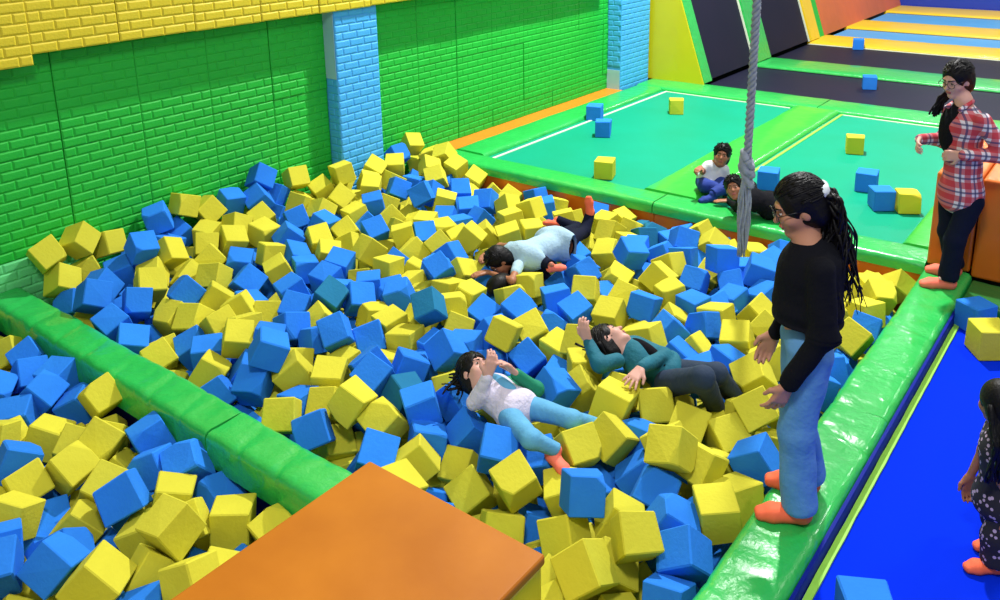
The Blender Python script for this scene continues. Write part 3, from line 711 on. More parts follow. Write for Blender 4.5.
hd = {'L': ((unit(-Lh * 0.8 + 0.5 * F - 0.2 * Z), -F), dict(thumb=1, curl=0.55)), 'R': ((unit(F * 0.7 + 0.6 * Lh - 0.3 * Z), unit(Lh - 0.3 * Z)), dict(thumb=-1, curl=0.5))}
e, body, f, u, r = person('girl in red and white checked shirt and navy trousers standing before the orange blocks', (6.55, 1.03, 0), J, 0.9, 'skin_fair', 'cloth_plaid', 'cloth_navy', 'sock_salmon',
    hands=hd, hem=0.17, loose=0.016, leg_loose=0.010, cuff=0.014, vox=0.0075, fs=1.0)
sp = unit(A(*J['chest']) - A(*J['hip']))
flesh('undershirt', [ell(A(*J['chest']) - 0.06 * sp + 0.038 * F - 0.05 * Lh, (0.12, 0.092, 0.20), np.stack([Lh, F, sp]), 0.02)], 'cloth_black', e, 0.007)
for q in (-1, 1):
    flesh('collar', [cone(A(*J['neck']) + 0.01 * sp + q * 0.06 * Lh - 0.02 * F, 0.014, A(*J['neck']) - 0.045 * sp + q * 0.055 * Lh + 0.075 * F, 0.017, 0.01)], 'cloth_plaid', e, 0.006)
face(body, A(*J['head']), f, u, r, 1.03, glasses=True)
flesh('hair', hair_cap(A(*J['head']), f, u, r, 1.06), 'hair', body, 0.007, 0.0016, 70)
comb(body, A(*J['head']), f, u, r, 1.06, A(*J['head']) - 0.1 * f + 0.02 * r, 110)
hb = A(*J['head']) - 0.06 * f + 0.045 * r - 0.03 * u; paths = []
for i in range(30):
    a = rng.normal(0, 1, 3)
    paths.append([hb + 0.02 * a[0] * f, hb - 0.07 * Z + 0.035 * r + 0.018 * a[1] * F, hb - 0.14 * Z + 0.05 * r + 0.05 * F + 0.02 * a[2] * F, hb + (-0.22 - 0.06 * rng.random()) * Z + 0.05 * r + 0.09 * F + 0.022 * a[0] * F])
strands('ponytail', body, paths, 0.014, 0.006, curl=0.006)

# --- girl in the pale jacket lying in the foam
INNER = 'denim_light'
V = facing_plane(on_z(505, 395, -0.02)); base = on_z(505, 395, -0.1)
G = lambda px, py, z: on_z(px, py, z)
J = dict(head=G(475, 372, 0.13), neck=G(481, 383, 0.08), chest=G(493, 391, 0.06), hip=G(518, 411, 0.02), hf=unit(A(0.10, -0.55, 0.80)), hu=unit(G(472, 364, 0.12) - G(490, 384, 0.09)), hs=0.98)
J['shL'] = G(508, 384, 0.06); J['shR'] = G(483, 394, 0.10); J['elR'] = G(475, 402, 0.05); J['wrR'] = G(487, 377, 0.22)
J['elL'] = G(536, 389, 0.06); J['wrL'] = G(516, 374, 0.20)
J['hpR'] = G(510, 417, 0.03); J['hpL'] = G(527, 407, 0.03); J['knR'] = G(531, 439, 0.10); J['anR'] = G(556, 450, 0.02)
J['knL'] = G(572, 419, 0.05); J['anL'] = G(614, 430, -0.17); J['show'] = ('head', 'chest', 'neck', 'wrL', 'wrR', 'elL', 'elR', 'hip', 'knR', 'anR'); J['tdR'] = unit(G(567, 461, 0.0) - G(553, 446, 0.02)); J['tuR'] = (0.2, -0.5, 0.8); J['tdL'] = unit(A(0.5, -0.6, -0.1)); J['tuL'] = (0, 0, 1)
hd = {'R': ((unit(A(0.35, -0.1, 0.85)), unit(A(0.4, 0.5, 0.2))), dict(thumb=1, curl=0.4)), 'L': ((unit(A(-0.45, 0.35, 0.75)), unit(A(-0.7, 0.2, -0.3))), dict(thumb=-1, curl=0.45))}
e, body, f, u, r = person('girl in pale lilac jacket and jeans lying on the foam cubes with both hands raised', base, J, 0.76, 'skin_fair', 'cloth_lilac', 'denim_light', 'sock_salmon',
    hands=hd, hem=0.075, mid=0.01, loose=0.010, leg_loose=0.003, sleeve_mats={'L': 'cloth_jade'}, top_wob=0.006)
face(body, A(*J['head']), f, u, r, 0.98)
sp = unit(A(*J['chest']) - A(*J['hip'])); sh = unit(A(*J['shL']) - A(*J['shR'])); fw = np.cross(sh, sp)
flesh('inner_top', [ell(A(*J['chest']) * 0.62 + A(*J['hip']) * 0.38 + 0.054 * fw - 0.02 * sh, (0.05, 0.074, 0.15), np.stack([sh, fw, sp]), 0.02)], INNER, e, 0.006)
flesh('hair', hair_cap(A(*J['head']), f, u, r, 1.0, low=-0.01), 'hair', body, 0.006, 0.0016, 70)
comb(body, A(*J['head']), f, u, r, 1.0, A(*J['head']) - 0.1 * f - 0.05 * u, 110)
hb = A(*J['head']) - 0.07 * f; paths = []
for i in range(26):
    a = rng.normal(0, 1, 3); tgt = G(454, 384, 0.05)
    paths.append([hb + 0.03 * a[0] * r + 0.03 * a[1] * u, hb * 0.6 + tgt * 0.4 + A(0, 0, 0.02) + 0.03 * a[2] * u, tgt + 0.05 * a[0] * u + 0.05 * a[1] * A(1, 0, 0)])
SIGHT.extend([G(458, 382, 0.05), G(563, 458, 0.03)]); strands('long_hair', body, paths, 0.014, 0.006, curl=0.012)

INNER = 'cloth_black'
# --- girl in the teal jacket lying in the foam, one arm behind her head
base = on_z(640, 360, -0.1)
J = dict(head=G(609, 340, 0.10), neck=G(621, 350, 0.05), chest=G(634, 356, 0.03), hip=G(668, 374, -0.06), hf=unit(A(0.62, -0.15, 0.72)), hu=unit(G(600, 330, 0.12) - G(622, 350, 0.06)), hs=0.98)
J['shR'] = G(617, 361, 0.06); J['elR'] = G(600, 364, 0.12); J['wrR'] = G(588, 341, 0.20)
J['shL'] = G(640, 346, 0.04); J['elL'] = G(664, 355, 0.06); J['wrL'] = G(641, 368, 0.13)
J['hpR'] = G(668, 384, -0.04); J['hpL'] = G(680, 372, -0.06); J['knR'] = G(703, 378, 0.20); J['anR'] = G(716, 408, -0.16); J['knL'] = G(716, 374, 0.06); J['anL'] = G(735, 398, -0.2)
J['show'] = ('head', 'chest', 'neck', 'wrL', 'wrR', 'elL', 'knR', 'shL'); J['tdR'] = (0.7, -0.5, -0.2); J['tdL'] = (0.7, -0.5, -0.2)
hd = {'R': ((unit(A(-0.1, 0.25, 0.85)), unit(A(0.6, 0.1, 0.2))), dict(thumb=1, curl=0.5)), 'L': ((unit(G(628, 384, 0.09) - G(641, 368, 0.13)), unit(A(0, 0.1, -1))), dict(thumb=1, curl=0.12, spread=0.35))}
e, body, f, u, r = person('girl in teal jacket lying on the foam cubes with an arm behind her head', base, J, 0.81, 'skin_fair', 'cloth_teal', 'cloth_dark_slate', 'sock_salmon',
    hands=hd, hem=0.08, loose=0.012, leg_loose=0.014, top_wob=0.006)
face(body, A(*J['head']), f, u, r, 0.98)
sp = unit(A(*J['chest']) - A(*J['hip'])); sh = unit(A(*J['shL']) - A(*J['shR'])); fw = np.cross(sh, sp)
flesh('inner_top', [ell(A(*J['chest']) * 0.62 + A(*J['hip']) * 0.38 + 0.054 * fw - 0.02 * sh, (0.05, 0.074, 0.15), np.stack([sh, fw, sp]), 0.02)], INNER, e, 0.006)
flesh('hair', hair_cap(A(*J['head']), f, u, r, 1.0), 'hair', body, 0.006, 0.0016, 70)
comb(body, A(*J['head']), f, u, r, 1.0, A(*J['head']) - 0.1 * f - 0.05 * u, 110)
hb = A(*J['head']) - 0.05 * f; paths = []
for i in range(26):
    a = rng.normal(0, 1, 3); tgt = G(592, 354, 0.08)
    paths.append([hb + 0.04 * a[0] * r + 0.04 * a[1] * u, hb * 0.5 + tgt * 0.5 + 0.03 * a[2] * u, tgt + 0.05 * a[0] * u + 0.04 * a[1] * r])
SIGHT.append(G(594, 350, 0.08)); strands('long_hair', body, paths, 0.015, 0.007, curl=0.01)

# --- boy in the grey-blue shirt lying face down
base = on_z(530, 255, -0.1)
J = dict(head=G(499, 261, 0.04), neck=G(511, 259, 0.04), chest=G(522, 257, 0.05), hip=G(556, 244, 0.05), hf=unit(A(-0.50, 0.10, -0.62)), hu=unit(G(486, 262, 0.04) - G(513, 258, 0.04)), hs=0.92)
J['shL'] = G(519, 247, 0.02); J['elL'] = G(500, 246, -0.04); J['wrL'] = G(486, 254, -0.06); J['shR'] = G(518, 266, 0.03); J['elR'] = G(512, 281, 0.0); J['wrR'] = G(488, 272, -0.01)
J['hpR'] = G(560, 247, 0.02); J['hpL'] = G(560, 238, 0.03); J['knR'] = G(584, 232, -0.02); J['anR'] = G(591, 211, 0.12); J['knL'] = G(577, 228, -0.06); J['anL'] = G(557, 220, 0.0)
J['show'] = ('head', 'chest', 'neck', 'hip', 'elR', 'shR', 'anR', 'knR', 'wrR', 'anL'); J['tdR'] = unit(A(0.1, 0.15, 0.9)); J['tuR'] = (0.6, 0.2, 0); J['tdL'] = unit(A(-0.7, 0.35, 0.3)); J['tuL'] = (0, 0.3, 0.8)
hd = {'R': ((unit(A(-0.8, 0.35, 0.05)), (0, 0, -1)), dict(thumb=-1, curl=0.3)), 'L': ((unit(A(-0.8, -0.3, 0)), (0, 0, -1)), dict(thumb=1, curl=0.3))}
e, body, f, u, r = person('boy in grey-blue t-shirt and black trousers lying face down on the foam cubes', base, J, 0.74, 'skin_tan', 'cloth_grey_blue', 'cloth_navy', 'sock_orange',
    hands=hd, hem=0.12, mid=0.02, loose=0.008, leg_loose=0.006, sleeves=('short', 'short'), vox=0.0075)
face(body, A(*J['head']), f, u, r, 0.92)
flesh('hair', hair_cap(A(*J['head']), f, u, r, 0.96), 'hair', body, 0.007, 0.0016, 70)
comb(body, A(*J['head']), f, u, r, 0.96, None, 120, 0.0055, 0.12)

# --- child mostly buried beneath him: dark hair and one salmon-socked foot show
base = on_z(530, 275, -0.2)
J = dict(head=G(498, 286, -0.07), neck=G(507, 283, -0.09), chest=G(514, 282, -0.14), hip=G(534, 277, -0.20), hf=unit(A(-0.2, 0.6, -0.6)), hu=unit(G(492, 288, 0.0) - G(506, 283, -0.06)), hs=0.88)
J['shL'] = G(514, 276, -0.16); J['elL'] = G(520, 270, -0.22); J['wrL'] = G(512, 268, -0.25); J['shR'] = G(513, 290, -0.16); J['elR'] = G(520, 296, -0.25); J['wrR'] = G(530, 294, -0.28)
J['hpL'] = G(538, 273, -0.2); J['hpR'] = G(538, 280, -0.22); J['knL'] = G(543, 262, 0.03); J['anL'] = G(551, 265, 0.05); J['knR'] = G(548, 283, -0.2); J['anR'] = G(562, 284, -0.3)
J['show'] = ('anL',); J['tdL'] = unit(G(566, 263, 0.06) - G(551, 265, 0.05)); J['tuL'] = (0, -0.3, 0.9); J['tdR'] = (0.8, -0.3, 0)
e, body, f, u, r = person('child half buried in foam cubes beneath the boy in grey-blue, salmon socked foot showing', base, J, 0.62, 'skin_tan', 'cloth_black', 'cloth_navy', 'sock_salmon', vox=0.009)
flesh('hair', hair_cap(A(*J['head']), f, u, r, 0.92), 'hair', body, 0.008)

# --- boy in white t-shirt sitting on the lime pad, pointing
V = facing_plane((7.42, 3.33, 0)); base = A(7.42, 3.33, 0)
J = dict(hip=V(709, 188, 0.02), chest=V(714, 171, 0.03), neck=V(719, 163, 0.02), head=V(722, 155.5), hf=unit(A(-0.80, -0.30, 0.22)), hu=(0.0, -0.1, 1), hs=0.88)
lf = -unit(A(RW[0, 0], RW[1, 0], 0)); fwd = -unit(A(7.42, 3.33, 0))
J['hip'] = A(J['hip'][0], J['hip'][1], 0.085)
J['shR'] = add(V(708, 166), (0.02, fwd)); J['elR'] = add(V(703, 170), (0.05, fwd)); J['wrR'] = add(V(701, 161), (0.20, fwd))
J['shL'] = add(V(724, 169), (0.0, fwd)); J['elL'] = add(V(727, 182), (-0.03, fwd)); J['wrL'] = add(V(726, 191), (0.02, fwd))
J['hpR'] = add(J['hip'], (0.06, lf), (0.02, fwd)); J['hpL'] = add(J['hip'], (-0.06, lf), (0.02, fwd))
J['knR'] = add(V(704, 195), (0.14, fwd)); J['knR'][2] = 0.09; J['anR'] = add(J['knR'], (-0.22, lf), (0.03, fwd)); J['anR'][2] = 0.075
J['knL'] = add(V(728, 191), (0.16, fwd)); J['knL'][2] = 0.11; J['anL'] = add(J['knL'], (0.10, fwd), (0.15, lf)); J['anL'][2] = 0.07
J['tdR'] = unit(-lf + 0.2 * fwd); J['tdL'] = unit(lf + 0.5 * fwd)
hd = {'R': ((unit(fwd + 0.45 * lf - 0.1 * Z), A(0, 0, -1)), dict(thumb=1, curls=(0.02, 0.8, 0.9, 0.9))), 'L': ((unit(A(0, 0, -1) + 0.2 * fwd), lf), dict(thumb=1, curl=0.3))}
e, body, f, u, r = person('boy in white t-shirt and blue trousers sitting on the pad and pointing', base, J, 0.78, 'skin_tan', 'cloth_white', 'cloth_blue', 'cloth_blue',
    hands=hd, hem=0.06, loose=0.008, sleeves=('short', 'short'), vox=0.0075)
face(body, A(*J['head']), f, u, r, 0.88)
flesh('hair', hair_cap(A(*J['head']), f, u, r, 0.94), 'hair', body, 0.007, 0.0016, 70)
comb(body, A(*J['head']), f, u, r, 0.94, None, 120, 0.0055, 0.12)

# --- boy in black lying on the pad beside him, propped on an elbow
base = A(7.35, 2.95, 0)
J = dict(head=on_z(734, 188, 0.27), neck=on_z(741, 194, 0.21), chest=on_z(748, 198, 0.17), hip=on_z(771, 206, 0.10), hf=unit(A(-0.85, -0.2, 0.3)), hu=(-0.15, 0.25, 1), hs=0.88)
J['shL'] = on_z(752, 190, 0.20); J['elL'] = on_z(752, 186, 0.06); J['wrL'] = on_z(742, 190, 0.045); J['shR'] = on_z(745, 203, 0.17); J['elR'] = on_z(738, 207, 0.055); J['wrR'] = on_z(729, 201, 0.05)
J['hpL'] = on_z(774, 202, 0.10); J['hpR'] = on_z(774, 210, 0.09); J['knL'] = on_z(800, 212, 0.06); J['knR'] = on_z(799, 219, 0.06); J['anL'] = on_z(825, 222, 0.06); J['anR'] = on_z(823, 228, 0.06)
J['tdL'] = (0.6, -0.7, 0.0); J['tdR'] = (0.6, -0.7, 0.0); J['tuL'] = J['tuR'] = (0, 0, -1)
hd = {'R': ((unit(A(-0.5, 0.8, 0)), A(0, 0, -1)), dict(thumb=-1, curl=0.15)), 'L': ((unit(A(-0.6, 0.6, 0)), A(0, 0, -1)), dict(thumb=1, curl=0.15))}
e, body, f, u, r = person('boy in black clothes lying on the green pad behind the hanging rope', base, J, 0.80, 'skin_tan', 'cloth_black', 'cloth_black', 'cloth_black',
    hands=hd, hem=0.06, loose=0.006, vox=0.0075)
face(body, A(*J['head']), f, u, r, 0.88)
flesh('hair', hair_cap(A(*J['head']), f, u, r, 0.94), 'hair', body, 0.007, 0.0016, 70)
comb(body, A(*J['head']), f, u, r, 0.94, None, 120, 0.0055, 0.12)

# --- small girl in printed clothes on the blue trampoline
bz = -0.12; base = A(3.86, 0.21, bz); V = facing_plane(base); F = unit((-0.55, 0.83, 0)); Lh = np.cross(Z, F)
s = 0.70
J = dict(hip=V(1003, 497), chest=V(1006, 447), neck=V(1004, 430), head=V(999, 404), hf=unit(A(0.70, 0.70, -0.1)), hu=(0, 0, 1), hs=0.84)
J['shL'] = add(J['chest'], (0.10, Lh), (0.03, Z)); J['shR'] = add(J['chest'], (-0.10, Lh), (0.03, Z))
J['elL'] = add(V(993, 468), (0.10, Lh)); J['wrL'] = add(V(1001, 497), (0.14, Lh)); J['elR'] = add(V(998, 468), (-0.13, Lh)); J['wrR'] = add(V(992, 496), (-0.14, Lh), (0.03, F))
J['hpL'] = add(J['hip'], (0.055, Lh), (-0.04, Z)); J['hpR'] = add(J['hip'], (-0.055, Lh), (-0.04, Z))
J['anL'] = A(3.775, 0.255, bz + 0.064); J['anR'] = A(3.93, 0.24, bz + 0.064)
J['knL'] = add((J['anL'] + J['hpL']) / 2, (0.02, F)); J['knR'] = add((J['anR'] + J['hpR']) / 2, (0.02, F)); J['tdL'] = (-0.6, 0.8, 0); J['tdR'] = (-0.5, 0.86, 0)
hd = {'L': ((A(0, 0, -1), -Lh), dict(thumb=-1, curl=0.35)), 'R': ((A(0, 0, -1), Lh), dict(thumb=1, curl=0.35))}
e, body, f, u, r = person('small long-haired girl in dark printed outfit walking on the blue trampoline', base, J, s, 'skin_tan', 'cloth_print', 'cloth_print', 'sock_orange',
    hands=hd, hem=0.12, loose=0.02, leg_loose=0.02, cuff=0.01, sleeves=('short', 'short'), vox=0.0065)
face(body, A(*J['head']), f, u, r, 0.84)
flesh('hair', hair_cap(A(*J['head']), f, u, r, 0.9), 'hair', body, 0.0065)
hb = A(*J['head']) - 0.05 * f; paths = []
for i in range(40):
    a = rng.normal(0, 1, 3); sd = rng.uniform(-0.085, 0.085)
    paths.append([hb + sd * r + 0.02 * a[1] * u, hb - 0.08 * f + sd * 1.2 * r - 0.12 * Z, hb - 0.07 * f + sd * 1.3 * r - (0.26 + 0.05 * rng.random()) * Z])
strands('long_hair', body, paths, 0.014, 0.006, curl=0.008)
# ---------------------------------------------------------------- climbing rope with a knot and a frayed tail
RX, RY = 5.6, 2.195
rp = empty('climbing_rope', (RX, RY, 0.22), 'thick grey climbing rope hanging over the foam pit with a knot and frayed tail', 'rope')
bm = bmesh.new()
for k in range(3):
    pts = []
    for i in range(640):
        z = 0.98 + (8.4 - 0.98) * i / 639; a = z * 2 * math.pi / 0.13 + k * 2.094
        pts.append((0.0155 * math.cos(a), 0.0155 * math.sin(a), z - 0.22))
    sweep(bm, pts, 0.0165, 6)
bm_obj('rope_line', bm, 'rope', rp, smooth=True)
bm = bmesh.new()
for (ph, tz, R, zc) in ((0.0, 0.5, 0.042, 0.93), (1.6, -0.6, 0.040, 0.885), (3.4, 0.35, 0.036, 0.965), (4.6, -0.2, 0.038, 0.84)):
    pts = []
    for i in range(33):
        a = 2 * math.pi * i / 32
        pts.append((R * math.cos(a) * math.cos(ph) - 0.02 * math.sin(a) * math.sin(ph), R * math.cos(a) * math.sin(ph) + 0.03 * math.sin(a) * math.cos(ph), zc - 0.22 + 0.055 * math.sin(a + ph) + tz * 0.04 * math.cos(a)))
    sweep(bm, pts, 0.026, 8)
bm_obj('knot', bm, 'rope', rp, smooth=True)
bm = bmesh.new()
for i in range(46):
    a = rng.random() * 6.28; q = math.sqrt(rng.random()); x0, y0 = 0.026 * q * math.cos(a), 0.026 * q * math.sin(a); ln = rng.uniform(0.52, 0.62) if i > 10 else rng.uniform(0.3, 0.6)
    pts = [(x0 * (1 + 0.55 * math.sin(3.1 * j / 9)) + 0.006 * math.sin(j + i), y0 * (1 + 0.55 * math.sin(3.1 * j / 9)) + 0.006 * math.cos(j * 1.2 + i), 0.62 - ln * j / 9) for j in range(10)]
    sweep(bm, pts, [0.0085] * 8 + [0.006, 0.003], 5)
bm_obj('frayed_tail', bm, 'rope', rp, smooth=True)

# ---------------------------------------------------------------- foam cubes
def nums(s): return [tuple(map(int, p.split(','))) for p in s.split()]
BLUE = nums('''152,222 138,248 164,242 187,233 225,203 227,220 267,180 256,192 263,202 277,203 274,188 277,220 278,233 127,265 240,265 261,266
323,174 283,205 297,223 282,236 338,220 328,232 398,155 373,194 371,209 398,192 412,179 426,203 431,189 426,145 453,158 460,191 450,220 467,214 368,225 417,239 302,248
508,183 495,178 533,199 581,195 604,215 485,205 464,213 462,225 476,220 545,209 541,219 453,179 582,257
82,282 100,290 130,289 74,309 48,297 126,307 129,322 135,340 153,302 151,322 106,323 163,335 187,302 193,342
241,283 267,295 249,311 293,299 296,312 276,327 298,330 265,347 198,343 206,295 302,254 307,270 340,265 311,288 337,284 353,298 340,320 328,309 326,338 352,341 375,340 374,288 292,244 364,336 341,255
398,263 430,272 438,285 455,289 420,244 448,261 380,286 399,298 460,318 488,310 511,307 482,278 498,270 536,278 520,280 550,320 490,337 518,340 466,347 438,349 432,330 414,357 401,349 523,353 557,302 366,332 442,318 484,354
581,266 666,242 655,255 641,252 625,256 700,257 718,254 681,263 692,282 640,278 601,291 604,305 571,301 562,279 552,320 586,318 686,306 713,310 726,302 689,324 668,333 706,326 725,335 646,314 737,267 736,288 688,233 649,232 616,267 652,268
743,268 766,271 784,260 746,287 769,289 758,294 909,278 866,328 888,306 728,304 728,336 722,256
19,338 36,352 48,370 9,361 2,382 22,386 50,385 75,391 45,396 106,392 58,358
160,338 248,371 263,384 227,388 257,415 297,402 288,432 308,432 329,428 321,346 330,342 367,375 418,367 427,392 358,420 450,403 438,426 400,436 476,430 517,355 454,366 506,444 404,350
553,380 561,401 608,382 672,398 620,422 650,442 540,462 678,466 674,358 696,372 520,458 724,338 726,362 738,392 698,372 834,372 826,392 762,382
19,420 48,404 78,398 18,464 56,466 58,492 144,432 164,448 186,466 142,480 112,494 158,420 198,484 30,438
66,542 108,526 130,514 128,550 41,578 6,552 14,584 148,596 216,474 224,502 198,494 242,480 250,494 266,498 154,486
538,506 542,526 386,460 450,498 578,508 680,478 670,518 696,504 590,510 640,474 656,488 600,476 748,468 696,538 650,556 688,562 678,586 648,582 622,586 552,574 698,548 668,596''')
YELLOW = nums('''186,214 209,214 210,227 209,242 248,210 263,221 235,228 232,244 250,246 270,238 274,256 186,254 213,262 106,248 98,262 160,260 152,266 172,226
304,189 298,195 301,205 315,213 327,193 315,199 337,199 356,201 358,191 338,183 369,183 375,171 393,179 394,168 411,147 430,154 438,145 446,149 430,168 433,180 451,171 387,198 408,201 390,218 356,213 417,220 447,204 398,230 311,238 356,239 345,236 386,244 410,243 440,236 428,228 459,238 467,243 440,246 275,238
488,188 473,185 512,197 508,207 471,200 490,220 515,217 530,214 532,232 486,234 508,238 468,246 484,248 560,205 565,221 591,238 576,248 623,205 608,208 630,230 610,228 614,240 630,245 607,256 627,218 454,202 645,222 483,177
55,264 30,278 56,284 98,312 84,269 106,275 153,274 148,288 170,290 189,278 170,314 192,320 166,349 110,333 88,320 78,301
213,280 254,248 286,274 297,283 316,244 327,256 323,262 344,273 356,256 372,258 361,276 354,290 223,304 244,300 196,320 220,330 240,332 274,311 312,317 319,321 369,314 298,352 342,349 240,354 224,353 269,356 364,357 348,244 374,243
388,248 377,262 390,272 414,253 420,262 437,253 409,275 418,288 456,245 457,275 469,268 476,293 468,299 502,299 527,292 550,289 541,302 512,292 520,322 476,330 374,316 408,314 396,332 410,341 417,331 388,354 447,337 537,340 554,348 500,352 509,337 380,300 450,297 364,288
585,284 628,267 616,281 668,273 682,252 672,261 698,240 710,238 724,244 734,252 716,269 730,263 718,288 731,277 662,288 674,291 674,301 703,300 630,302 653,306 668,316 617,318 644,328 656,342 695,348 714,323 734,314 737,344 560,344 544,300
758,253 775,252 725,284 760,280 864,268 880,278 895,290 855,299 869,290 840,302 872,314 842,318 890,314 853,343 740,316 758,307 764,328 746,345 722,324
3,336 14,353 84,378 7,394 70,373 96,399 186,368 210,374 241,356 276,378 300,380 241,393 270,404 282,418 316,370 329,376 324,406 332,440 172,367
332,360 362,360 388,358 394,376 378,386 358,400 329,406 440,372 452,378 406,416 386,423 378,438 342,441 487,418 468,446
560,360 574,362 586,372 668,374 582,390 600,406 632,398 656,412 650,389 544,422 560,442 586,430 612,448 592,452 676,412 680,438 692,420 572,468 668,452 696,450 752,376 768,364 704,414 714,436 746,426 768,416 762,442 852,346 722,412
98,413 129,414 50,436 78,442 100,442 118,460 89,466 12,446 74,478 98,486 24,488 174,492 190,442 16,518 28,544 172,502 168,534 186,550 148,574 88,580 108,592 70,586 88,514 6,598 3,500 180,588
170,526 194,534 238,526 274,510 196,442 226,462 201,517 437,470 478,466 460,448 476,496 456,490 512,494 510,519 506,478 410,464 404,476 566,486 566,526 626,492 620,526 722,518 716,488 742,494 704,460 726,474 730,446 568,542 602,568 584,584 558,592 620,596 648,594 716,542''')
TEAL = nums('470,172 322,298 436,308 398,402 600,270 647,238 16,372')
ES = 0.188
def cube_mesh(v):
    r = random.Random(v * 17 + 3); bm = bmesh.new(); bmesh.ops.create_cube(bm, size=ES)
    for q in bm.verts: q.co += Vector((r.uniform(-1, 1), r.uniform(-1, 1), r.uniform(-1, 1))) * 0.007
    for k in range([0, 1, 1, 2, 0, 1, 0, 2][v]):
        n = Vector((r.choice((-1, 1)), r.choice((-1, 1)), r.choice((-1, 1)))) + Vector((r.uniform(-.6, .6), r.uniform(-.6, .6), r.uniform(-.6, .6))); n.normalize()
        co = n * ES * r.uniform(0.62, 0.72)
        g = bm.verts[:] + bm.edges[:] + bm.faces[:]
        res = bmesh.ops.bisect_plane(bm, geom=g, plane_co=co, plane_no=n, clear_outer=True)
        ed = [x for x in res['geom_cut'] if isinstance(x, bmesh.types.BMEdge)]
        if len(ed) >= 3: bmesh.ops.contextual_create(bm, geom=ed)
    bmesh.ops.bevel(bm, geom=bm.edges[:], offset=r.uniform(0.004, 0.008), segments=1, affect='EDGES')
    bmesh.ops.recalc_face_normals(bm, faces=bm.faces)
    me = bpy.data.meshes.new('foam_cube'); bm.to_mesh(me); bm.free(); return me
VARIANTS = [cube_mesh(v) for v in range(8)]
def coloured(me, m):
    k = me.copy(); k.materials.clear(); k.materials.append(MATS[m]); return k
CM = {c: [coloured(v, 'foam_' + c) for v in VARIANTS] for c in ('yellow', 'blue', 'teal')}
PITS = {'big': (2.49, 6.81, 1.22, 6.52), 'small': (0.75, 2.25, 2.44, 6.52), 'nook': (2.16, 2.49, 1.22, 1.92)}
def zone(p): return 'big' if p[0] > 2.49 else ('nook' if p[1] < 1.95 else ('small' if p[0] < 2.3 else 'big'))
def level(x, y):
    """height of the visible tops of the pile"""
    if x < 2.3: return -0.12 - 0.10 * min(max((x - 1.5) / 0.6, 0), 1) if y > 2.0 else -0.12
    h = -0.085 + 0.27 * min(max((y - 5.2) / 1.2, 0), 1) ** 1.5
    if x > 6.2: h -= 0.09 * min((x - 6.2) / 0.5, 1) * (1 if y < 5.6 else 0)
    if x < 2.9: h -= 0.04
    return h
def seat(px, py):
    p = on_z(px, py, -0.1)
    for _ in range(6): p = on_z(px, py, level(p[0], p[1]))
    d = unit(ray(px, py)); return p + 0.085 * d
spots = []
for colour, lst in (('teal', TEAL), ('blue', BLUE), ('yellow', YELLOW)):
    for (px, py) in lst:
        c = seat(px, py)
        for (x0, x1, y0, y1) in PITS.values():
            if x0 - 0.12 < c[0] < x1 + 0.12 and y0 - 0.12 < c[1] < y1 + 0.2:
                c[0] = min(max(c[0], x0 + 0.1), x1 - 0.1); c[1] = min(max(c[1], y0 + 0.1), y1 - 0.1)
                if all((c[0] - q[0][0]) ** 2 + (c[1] - q[0][1]) ** 2 > 0.075 ** 2 for q in spots): spots.append((c, colour))
                break
# fill what the survey left open, then spread the crowd a little
for name, (x0, x1, y0, y1) in PITS.items():
    for i in range(900):
        x, y = rng.uniform(x0 + 0.1, x1 - 0.1), rng.uniform(y0 + 0.1, y1 - 0.1); z = level(x, y) - 0.12
        if all((x - q[0][0]) ** 2 + (y - q[0][1]) ** 2 > 0.195 ** 2 for q in spots):
            near = min(spots, key=lambda q: (x - q[0][0]) ** 2 + (y - q[0][1]) ** 2)
            spots.append((A(x, y, z), near[1] if near[1] != 'teal' else 'blue'))
for y in np.arange(2.55, 6.4, 0.17):
    p = A(2.1, y, level(2.1, y) - 0.10)
    if all((p[0] - q[0][0]) ** 2 + (p[1] - q[0][1]) ** 2 > 0.13 ** 2 for q in spots): spots.append((p, 'blue'))
def in_body(p, grow_=0.10):
    for (a, b, r) in PROXIES:
        ab = b - a; t = np.clip((p - a) @ ab / (ab @ ab + 1e-9), 0, 1)
        if np.linalg.norm(p - a - t * ab) < r + grow_: return True
    return False
# settle the crowd: oriented boxes push each other, the pit edges and the people apart until they hardly press into one another
N0 = len(spots); home = np.array([q[0] for q in spots]); pos = home.copy(); half = 0.5 * ES * rng.uniform(0.95, 1.04, N0)
def quats(n):
    q = rng.normal(0, 1, (n, 4)); q /= np.linalg.norm(q, axis=1)[:, None]; w, x, y, z = q.T
    return np.stack([np.stack([1 - 2 * (y * y + z * z), 2 * (x * y - z * w), 2 * (x * z + y * w)], -1), np.stack([2 * (x * y + z * w), 1 - 2 * (x * x + z * z), 2 * (y * z - x * w)], -1),
                     np.stack([2 * (x * z - y * w), 2 * (y * z + x * w), 1 - 2 * (x * x + y * y)], -1)], 1)      # columns are the box axes
ROT = quats(N0)
pitbox = np.array([PITS[zone(p)] for p in home]); pitbox[(home[:, 1] < 1.9) & (home[:, 0] < 2.9), 0] = 2.16; pitbox[(home[:, 1] < 1.95) & (home[:, 0] < 2.49), 1] = 3.0
caps = [(a, b, r) for (a, b, r) in PROXIES if min(a[0], b[0]) < 6.7 and min(a[2], b[2]) < 0.3 and max(a[2], b[2]) < 0.6]
